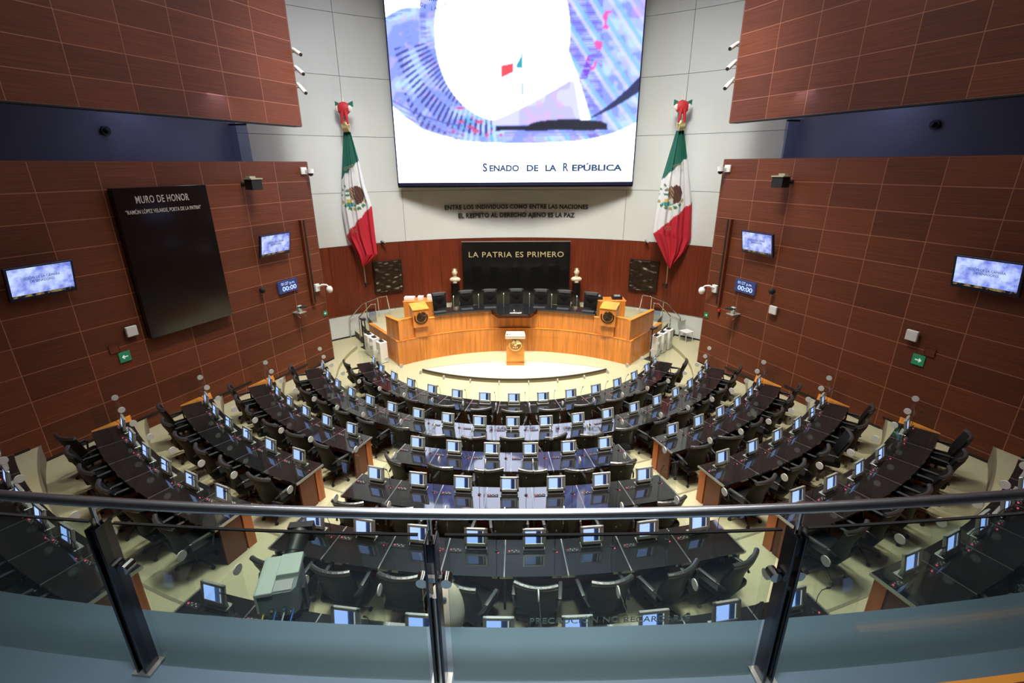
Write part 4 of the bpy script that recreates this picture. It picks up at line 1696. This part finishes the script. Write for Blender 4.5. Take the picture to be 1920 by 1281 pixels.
tv(-1, 7.95, 4.90, .22, 'television on the left wall beside the black plaque, at the picture edge')
tv(-1, 2.02, 4.78, .22, 'small television on the left wall between black plaque and white wall')
tv(1, 1.98, 4.80, .22, 'small television on the right wall above the blue clock display')
tv(1, 7.60, 4.93, .22, 'television on the right wall at the picture edge above white box')
for sd in (-1, 1):
    S = SIDE[sd]
    t = wthing('clock_display', 'navy digital clock panel with pale digits on the %s wall' % S, 'clock', sd, 1.64, 3.36)
    b = NB()
    box(b, (.78, .06, .40), (0, -.05, 0), bevel=.006)
    fin(b, 'casing', 'clockface', parent=t)
    text('time_line', '01:27 p.m.' if sd > 0 else '01:27 p.m.', .13, 'digits', (.0, -.083, .10), .56, parent=t, extrude=.002)
    text('counter_line', '00:00', .21, 'digits', (.03, -.083, -.07), .58, parent=t, extrude=.002, offset=.003)
    b = NB()
    box(b, (.03, .03, .03), (-.34, -.085, -.12))
    fin(b, 'indicator', 'exit', parent=t)
    # conduit
    t = wthing('cable_channel', 'long dark vertical cable channel on the %s wall' % S, 'cable channel', sd, .68, 3.96)
    b = NB()
    box(b, (.11, .12, 2.86), (0, -.06, 0))
    fin(b, 'cover', 'darkwood', parent=t)
    b = NB()
    box(b, (.05, .02, 2.84), (.05 * -sd, -.13, 0))
    fin(b, 'groove', 'matblack', parent=t)
    # curved-arm dome camera
    t = wthing('dome_camera', 'white dome camera on a curved arm low on the %s wall end' % S, 'camera', sd, .40, 3.02)
    b = NB()
    box(b, (.20, .10, .26), (0, -.05, 0), bevel=.01)
    fin(b, 'junction_box', 'whitep', parent=t)
    b = NB()
    sg = 1 if Vector((math.cos(wall_rz(sd)), math.sin(wall_rz(sd)))).dot(-WU[sd]) > 0 else -1
    tube(b, [(0, -.1, .04), (sg * .10, -.22, .10), (sg * .20, -.30, .08), (sg * .26, -.34, .0)], .03, 8)
    ar = fin(b, 'arm', 'whitep', True, t)
    b = NB()
    sph(b, (sg * .28, -.35, -.10), .115, (1, 1, 1.15))
    fin(b, 'dome', 'whitep', True, t)
    # upper dome camera
    t = wthing('ceiling_dome_camera', 'white dome camera with dark lens at the top corner of the %s wall' % S, 'camera', sd, .22, 6.93)
    b = NB()
    box(b, (.24, .05, .22), (0, -.03, 0), bevel=.008)
    box(b, (.07, .2, .06), (sg * .06, -.13, .0))
    fin(b, 'bracket', 'whitep', parent=t)
    b = NB()
    cyl(b, (sg * .10, -.22, -.08), (sg * .10, -.22, .06), .10, n=16)
    fin(b, 'housing', 'whitep', True, t)
    b = NB()
    sph(b, (sg * .10, -.22, -.09), .085)
    fin(b, 'lens_dome', 'matblack', True, t)
    # floodlight
    t = wthing('flood_light', 'black box floodlight with tan hood high on the %s wall' % S, 'floodlight', sd, 2.5, 6.58)
    b = NB()
    box(b, (.36, .30, .28), (0, -.32, .0), bevel=.01)
    fin(b, 'body', 'matblack', parent=t)
    b = NB()
    box(b, (.40, .34, .035), (0, -.32, .16))
    box(b, (.2, .16, .06), (0, -.25, .20))
    fin(b, 'hood', 'tan', parent=t)
    b = NB()
    cyl(b, (-sg * .1, .0, .0), (-sg * .1, -.2, .0), .03, n=8)
    box(b, (.12, .03, .12), (-sg * .1, -.015, 0))
    fin(b, 'arm', 'black', parent=t)
    # robotic camera
    t = wthing('robotic_camera', 'grey motorised camera on a bracket below the clock, %s wall' % S, 'camera', sd, 1.45, 2.52)
    b = NB()
    box(b, (.30, .34, .03), (0, -.17, -.10))
    cyl(b, (-.12, -.02, -.11), (-.12, -.3, -.25), .012, n=6)
    cyl(b, (.12, -.02, -.11), (.12, -.3, -.25), .012, n=6)
    fin(b, 'bracket', 'silver', parent=t)
    b = NB()
    cyl(b, (0, -.2, -.085), (0, -.2, -.02), .07, n=12)
    box(b, (.17, .10, .17), (0, -.2, .05), bevel=.02)
    fin(b, 'pan_head', 'cream', parent=t)
    b = NB()
    cyl(b, (-sg * .08, -.2, .09), (sg * .22, -.3, .05), .045, n=12)
    fin(b, 'lens', 'black', True, t)
    # ball sensor
    t = wthing('ball_speaker', 'small black ball fitting on the %s wall beside the clock' % S, 'speaker', sd, 2.68, 3.46)
    b = NB()
    sph(b, (0, -.12, 0), .09, (1, 1, 1.1))
    fin(b, 'ball', 'matblack', True, t)
    b = NB()
    cyl(b, (0, 0, 0), (0, -.1, 0), .03, n=8)
    fin(b, 'stem', 'black', True, t)
    # exits
    for (s_, z_, sz, lab) in ((6.78, 2.74, .25, 'green exit arrow sign on the %s wall below the white box' % S), (.14, 2.0, .17, 'small green exit arrow sign at the end corner of the %s wall' % S)):
        t = wthing('exit_sign', lab, 'sign', sd, s_, z_)
        b = NB()
        box(b, (sz, .02, sz), (0, -.015, 0))
        fin(b, 'plate', 'exit', parent=t)
        b = NB()
        k = -sz * sg
        box(b, (sz * .42, .006, sz * .10), (-.04 * k, -.028, 0))
        for dz in (1, -1):
            box(b, (sz * .26, .006, sz * .09), (.16 * k, -.028, dz * sz * .08), (0, dz * -sg * .8, 0))
        fin(b, 'arrow', 'exitw', parent=t)
    # switch plate
    t = wthing('switch_plate', 'small brown outlined plate on the %s wall between white box and exit sign' % S, 'plate', sd, 6.95, 3.0)
    b = NB()
    for dx, dz, wx, wz in ((0, .1, .22, .012), (0, -.1, .22, .012), (.105, 0, .012, .2), (-.105, 0, .012, .2)):
        box(b, (wx, .02, wz), (dx, -.01, dz))
    fin(b, 'rim', 'darkwood', parent=t)
    b = NB()
    box(b, (.2, .012, .19), (0, -.008, 0))
    fin(b, 'face', 'panel', parent=t)
    # bullet cameras at the end of the upper wall
    for j, z_ in enumerate((10.42, 9.94, 9.46)):
        t = thing('bullet_camera', 'white bullet camera at the %s upper wall edge, %s' % (S, ('top of three', 'middle of three', 'lowest of three')[j]), 'camera', wallpt(sd, -.06, -.1, z_), 0, 'bullet cameras at the wall ends')
        b = NB()
        d_ = Vector((-sd * .36, -.30, -.22 - .06 * j)) * .9
        a_ = Vector((-sd * .05, .10, .10))
        cyl(b, a_, a_ + d_, .062, n=12)
        fin(b, 'housing', 'whitep', True, t)
        b = NB()
        cyl(b, a_ + d_ * .98, a_ + d_ * 1.04, .052, n=12)
        fin(b, 'lens', 'black', True, t)
        b = NB()
        cyl(b, (sd * .05, .0, -.03), tuple(a_ + d_ * .4), .018, n=6)
        box(b, (.05, .12, .14), (sd * .03, 0, -.02))
        fin(b, 'bracket', 'greyp', True, t)
    # fitting in the corridor
    t = thing('corridor_sensor', 'small dark round fitting on the blue grey corridor wall, %s' % S, 'sensor', wallpt(sd, 4.4, -2.6, 8.0), wall_rz(sd))
    b = NB()
    cyl(b, (0, 0, 0), (0, -.06, 0), .12, n=14)
    fin(b, 'plate', 'black', True, t)
    b = NB()
    sph(b, (0, -.07, 0), .07)
    fin(b, 'eye', 'matblack', True, t)
    # glass partition closing the corridor
    gx, gy = (-9.56, .18) if sd < 0 else (9.62, .05)
    t = thing('glass_partition', 'framed glass partition at the %s corridor end by the white wall' % S, 'partition', (gx, gy, 6.6), 0)
    e_ = wallpt(sd, .1, -.5) - Vector((gx, gy, 0))
    b = NB()
    L = e_.length
    q = e_.normalized()
    nrm = Vector((-q.y, q.x, 0)) * .012
    prism(b, [tuple((q * .03 + nrm)[:2]), tuple((q * L * .32 + nrm)[:2]), tuple((q * L * .32 - nrm)[:2]), tuple((q * .03 - nrm)[:2])], 0, 1.78)
    fin(b, 'pane', 'pane', parent=t)
    b = NB()
    box(b, (.07, .07, 1.80), (0, 0, .9))
    cyl(b, (0, 0, 1.79), tuple(q * L * .32 + Vector((0, 0, 1.79))), .03, n=6)
    fin(b, 'frame', 'black', parent=t)


def wbox(sd, s, z, lab):
    t = wthing('access_point', lab, 'wireless box', sd, s, z)
    b = NB()
    box(b, (.25, .07, .25), (0, -.075, 0), bevel=.015, seg=2)
    fin(b, 'casing', 'whitep', parent=t)
    b = NB()
    box(b, (.18, .04, .18), (0, -.02, 0))
    fin(b, 'mount', 'greyp', parent=t)


wbox(-1, 6.52, 3.32, 'square white wireless box on the left wall beside the plaque')
wbox(1, 2.81, 2.90, 'square white wireless box on the right wall under the black ball fitting')
wbox(1, 6.55, 3.28, 'square white wireless box on the right wall above the exit sign')
t = wthing('alarm_point', 'small red alarm point under the cable channel on the right wall', 'alarm', 1, .70, 2.32)
b = NB()
box(b, (.10, .06, .10), (0, -.03, 0), bevel=.01)
fin(b, 'casing', 'redp', parent=t)
b = NB()
box(b, (.05, .05, .12), (0, -.02, -.14))
fin(b, 'bracket', 'black', parent=t)

# ------------------------------------------------------------------ gallery: ledge, rail, glass, posts
GR, GCY = 20.0, 4.11


def G(r, a, z=0.):
    q = P(r, a, z)
    q.y += GCY
    return q


b = NB()
arcslab(b, 19.685, 20.9, -27, 27, 4.46, 4.68, 40, cy=GCY)
tag(fin(b, 'floor_gallery_ledge', 'ledge'), kind='structure')
b = NB()
arcslab(b, 20.9, 25, -24, 24, 4.40, 5.42, 24, cy=GCY)
tag(fin(b, 'floor_gallery', 'dark'), kind='structure')
b = NB()
arcslab(b, 20.13, 20.17, 5.5, 24, 4.681, 4.73, 20, cy=GCY)
tag(fin(b, 'trim_1', 'orange2'), kind='structure')
rail = thing('gallery_railing', 'curved gallery guard rail with steel handrail and glass panels', 'railing', G(GR, 0, 4.68))
gl = Vector(rail.location)


def gp(o_):
    o_.location = -gl
    return o_


b = NB()
nr, ns = 60, 16
ring = []
for k in range(nr + 1):
    a = -13 + 26 * k / nr
    c_ = G(GR, a, 5.705)
    ro = P(1, a)
    ring.append([b.verts.new(c_ + ro * (.0235 * math.cos(q * 2 * math.pi / ns)) + Vector((0, 0, .0235 * math.sin(q * 2 * math.pi / ns)))) for q in range(ns)])
for k in range(nr):
    for q in range(ns):
        b.faces.new((ring[k][q], ring[k][(q + 1) % ns], ring[k + 1][(q + 1) % ns], ring[k + 1][q]))
b.faces.new(ring[0])
b.faces.new(ring[-1])
gp(fin(b, 'handrail', 'steel', True, rail))
posts = [-9.8, -5.22, -.88, 3.70, 8.3]
for j in range(len(posts) - 1):
    b = NB()
    arcslab(b, GR - .026, GR - .014, posts[j] + .17, posts[j + 1] - .17, 4.69, 5.575, 10, cy=GCY)
    gp(fin(b, 'glass_panel', 'glass', parent=rail))
    b = NB()
    arcslab(b, GR - .027, GR - .013, posts[j] + .17, posts[j + 1] - .17, 5.575, 5.582, 10, cy=GCY)
    gp(fin(b, 'glass_edge', 'dark', parent=rail))
for a in posts:
    c_ = G(GR, a)
    rz = a * D2R
    b = NB()
    for dx in (-.021, .021):
        box(b, (.012, .085, .90), tuple(c_ + Vector((math.cos(rz) * dx, math.sin(rz) * dx, 5.132))), (0, 0, rz), bevel=.003)
    box(b, (.03, .06, .10), tuple(c_ + Vector((0, 0, 5.52))), (0, 0, rz))
    pb = gp(fin(b, 'post', 'darksteel', parent=rail))
    b = NB()
    cyl(b, tuple(c_ + Vector((0, 0, 5.54))), tuple(c_ + Vector((0, 0, 5.71))), .010, n=10)
    box(b, (.012, .04, .05), tuple(c_ + Vector((0, 0, 5.60))), (0, 0, rz))
    q = fin(b, 'rail_pin', 'chrome', True, pb)
    b = NB()
    cyl(b, tuple(c_ + Vector((0, 0, 4.681))), tuple(c_ + Vector((0, 0, 5.25))), .015, n=12)
    box(b, (.10, .10, .012), tuple(c_ + Vector((0, 0, 4.688))), (0, 0, rz))
    fin(b, 'inner_rod', 'strip', True, pb)
    for sx in (-1, 1):
        for zc in (5.33,):
            b = NB()
            p_ = c_ + Vector((math.cos(rz) * .055 * sx, math.sin(rz) * .055 * sx, zc)) - P(.02, a)
            cyl(b, tuple(p_ - P(.022, a)), tuple(p_ + P(.03, a)), .026, n=14)
            box(b, (.06, .02, .028), tuple(c_ + Vector((math.cos(rz) * .03 * sx, math.sin(rz) * .03 * sx, zc)) - P(.02, a)), (0, 0, rz))
            fin(b, 'glass_clamp', 'chrome' if zc > 5 else 'black', True, pb)
o_ = text('warning_letters', 'PRECAUCIÓN NO RECARGARSE', .052, 'textgrey', tuple(G(GR - .035, 1.45, 5.06) - gl), .76, rot=(math.pi / 2, 0, 1.45 * D2R), parent=rail, extrude=.0008, spacing=1.05)

# broadcast camera hung outside the ledge
t = thing('broadcast_camera', 'pale grey broadcast camera on a pan head outside the gallery ledge', 'camera', (-1.55, -15.00, 4.26), .22)
t.scale = (.93, .93, .93)
b = NB()
prism(b, [(-.13, -.16), (.10, -.16), (.13, -.12), (.13, .14), (.09, .18), (-.13, .18)], .0, .21)
fin(b, 'body', 'greyp', parent=t)
b = NB()
vv = [(-.135, -.17), (-.02, -.17), (-.02, .19), (-.135, .19)]
prism(b, vv, .205, .235)
prism(b, [(-.02, -.02), (.135, -.02), (.135, .19), (-.02, .19)], .205, .245)
prism(b, [(-.14, -.17), (-.125, -.17), (-.125, .19), (-.14, .19)], .06, .235)
bmesh.ops.bevel(b, geom=list(b.edges), offset=.004, segments=1, affect='EDGES')
fin(b, 'top_cover', 'cream', parent=t)
b = NB()
cyl(b, (0, .18, .12), (.02, .30, .13), .06, n=18)
cyl(b, (.02, .30, .13), (.04, .50, .15), .065, .085, n=18)
fin(b, 'lens_barrel', 'black', True, t)
b = NB()
box(b, (.20, .07, .15), (.05, .54, .15), (0, 0, -.1))
fin(b, 'lens_hood', 'matblack', parent=t)
b = NB()
box(b, (.13, .10, .014), (.04, -.10, .216))
fin(b, 'label_plate', 'silver', parent=t)
b = NB()
for k in range(5):
    box(b, (.02, .02, .02), (-.09 + k * .045, -.17, .05 + .03 * (k % 2)))
fin(b, 'connectors', 'chrome', parent=t)
b = NB()
cyl(b, (0, 0, -.14), (0, 0, 0), .05, n=14)
box(b, (.20, .10, .10), (0, 0, -.12), bevel=.01)
for sx in (-1, 1):
    box(b, (.02, .08, .22), (sx * .15, 0, -.0))
box(b, (.32, .10, .03), (0, 0, -.10))
fin(b, 'pan_head', 'matblack', parent=t)
b = NB()
box(b, (.12, .62, .03), (0, -.30, -.19))
box(b, (.24, .03, .30), (0, -.60, -.10))
cyl(b, (0, 0, -.20), (0, 0, -.13), .04, n=10)
fin(b, 'wall_bracket', 'black', parent=t)
for (m_, dx) in (('yellowcable', -.10), ('bluecable', -.02), ('cream', .04), ('bluecable', .10)):
    b = NB()
    tube(b, [(dx, -.16, .05), (dx - .02, -.24, .0), (dx - .03, -.30, -.12), (dx - .02, -.45, -.17)], .006, 6)
    fin(b, 'cable', m_, True, t)

# white rounded dome hanging from the outside of the ledge behind the centre post
t = thing('dome_antenna', 'white rounded dome housing outside the ledge behind the central post', 'dome', (-.335, -15.50, 4.66), 0)
b = NB()
sph(b, (0, 0, .06), .105, (1, .55, 2.05), 24, 16)
fin(b, 'shell', 'marble', True, t)
b = NB()
sph(b, (.0, -.050, .20), .02, (.8, .3, 1), 8, 6)
fin(b, 'badge', 'greyp', True, t)
b = NB()
box(b, (.08, .12, .05), (0, -.07, -.05))
fin(b, 'bracket', 'black', parent=t)
print('objects', len(bpy.data.objects))
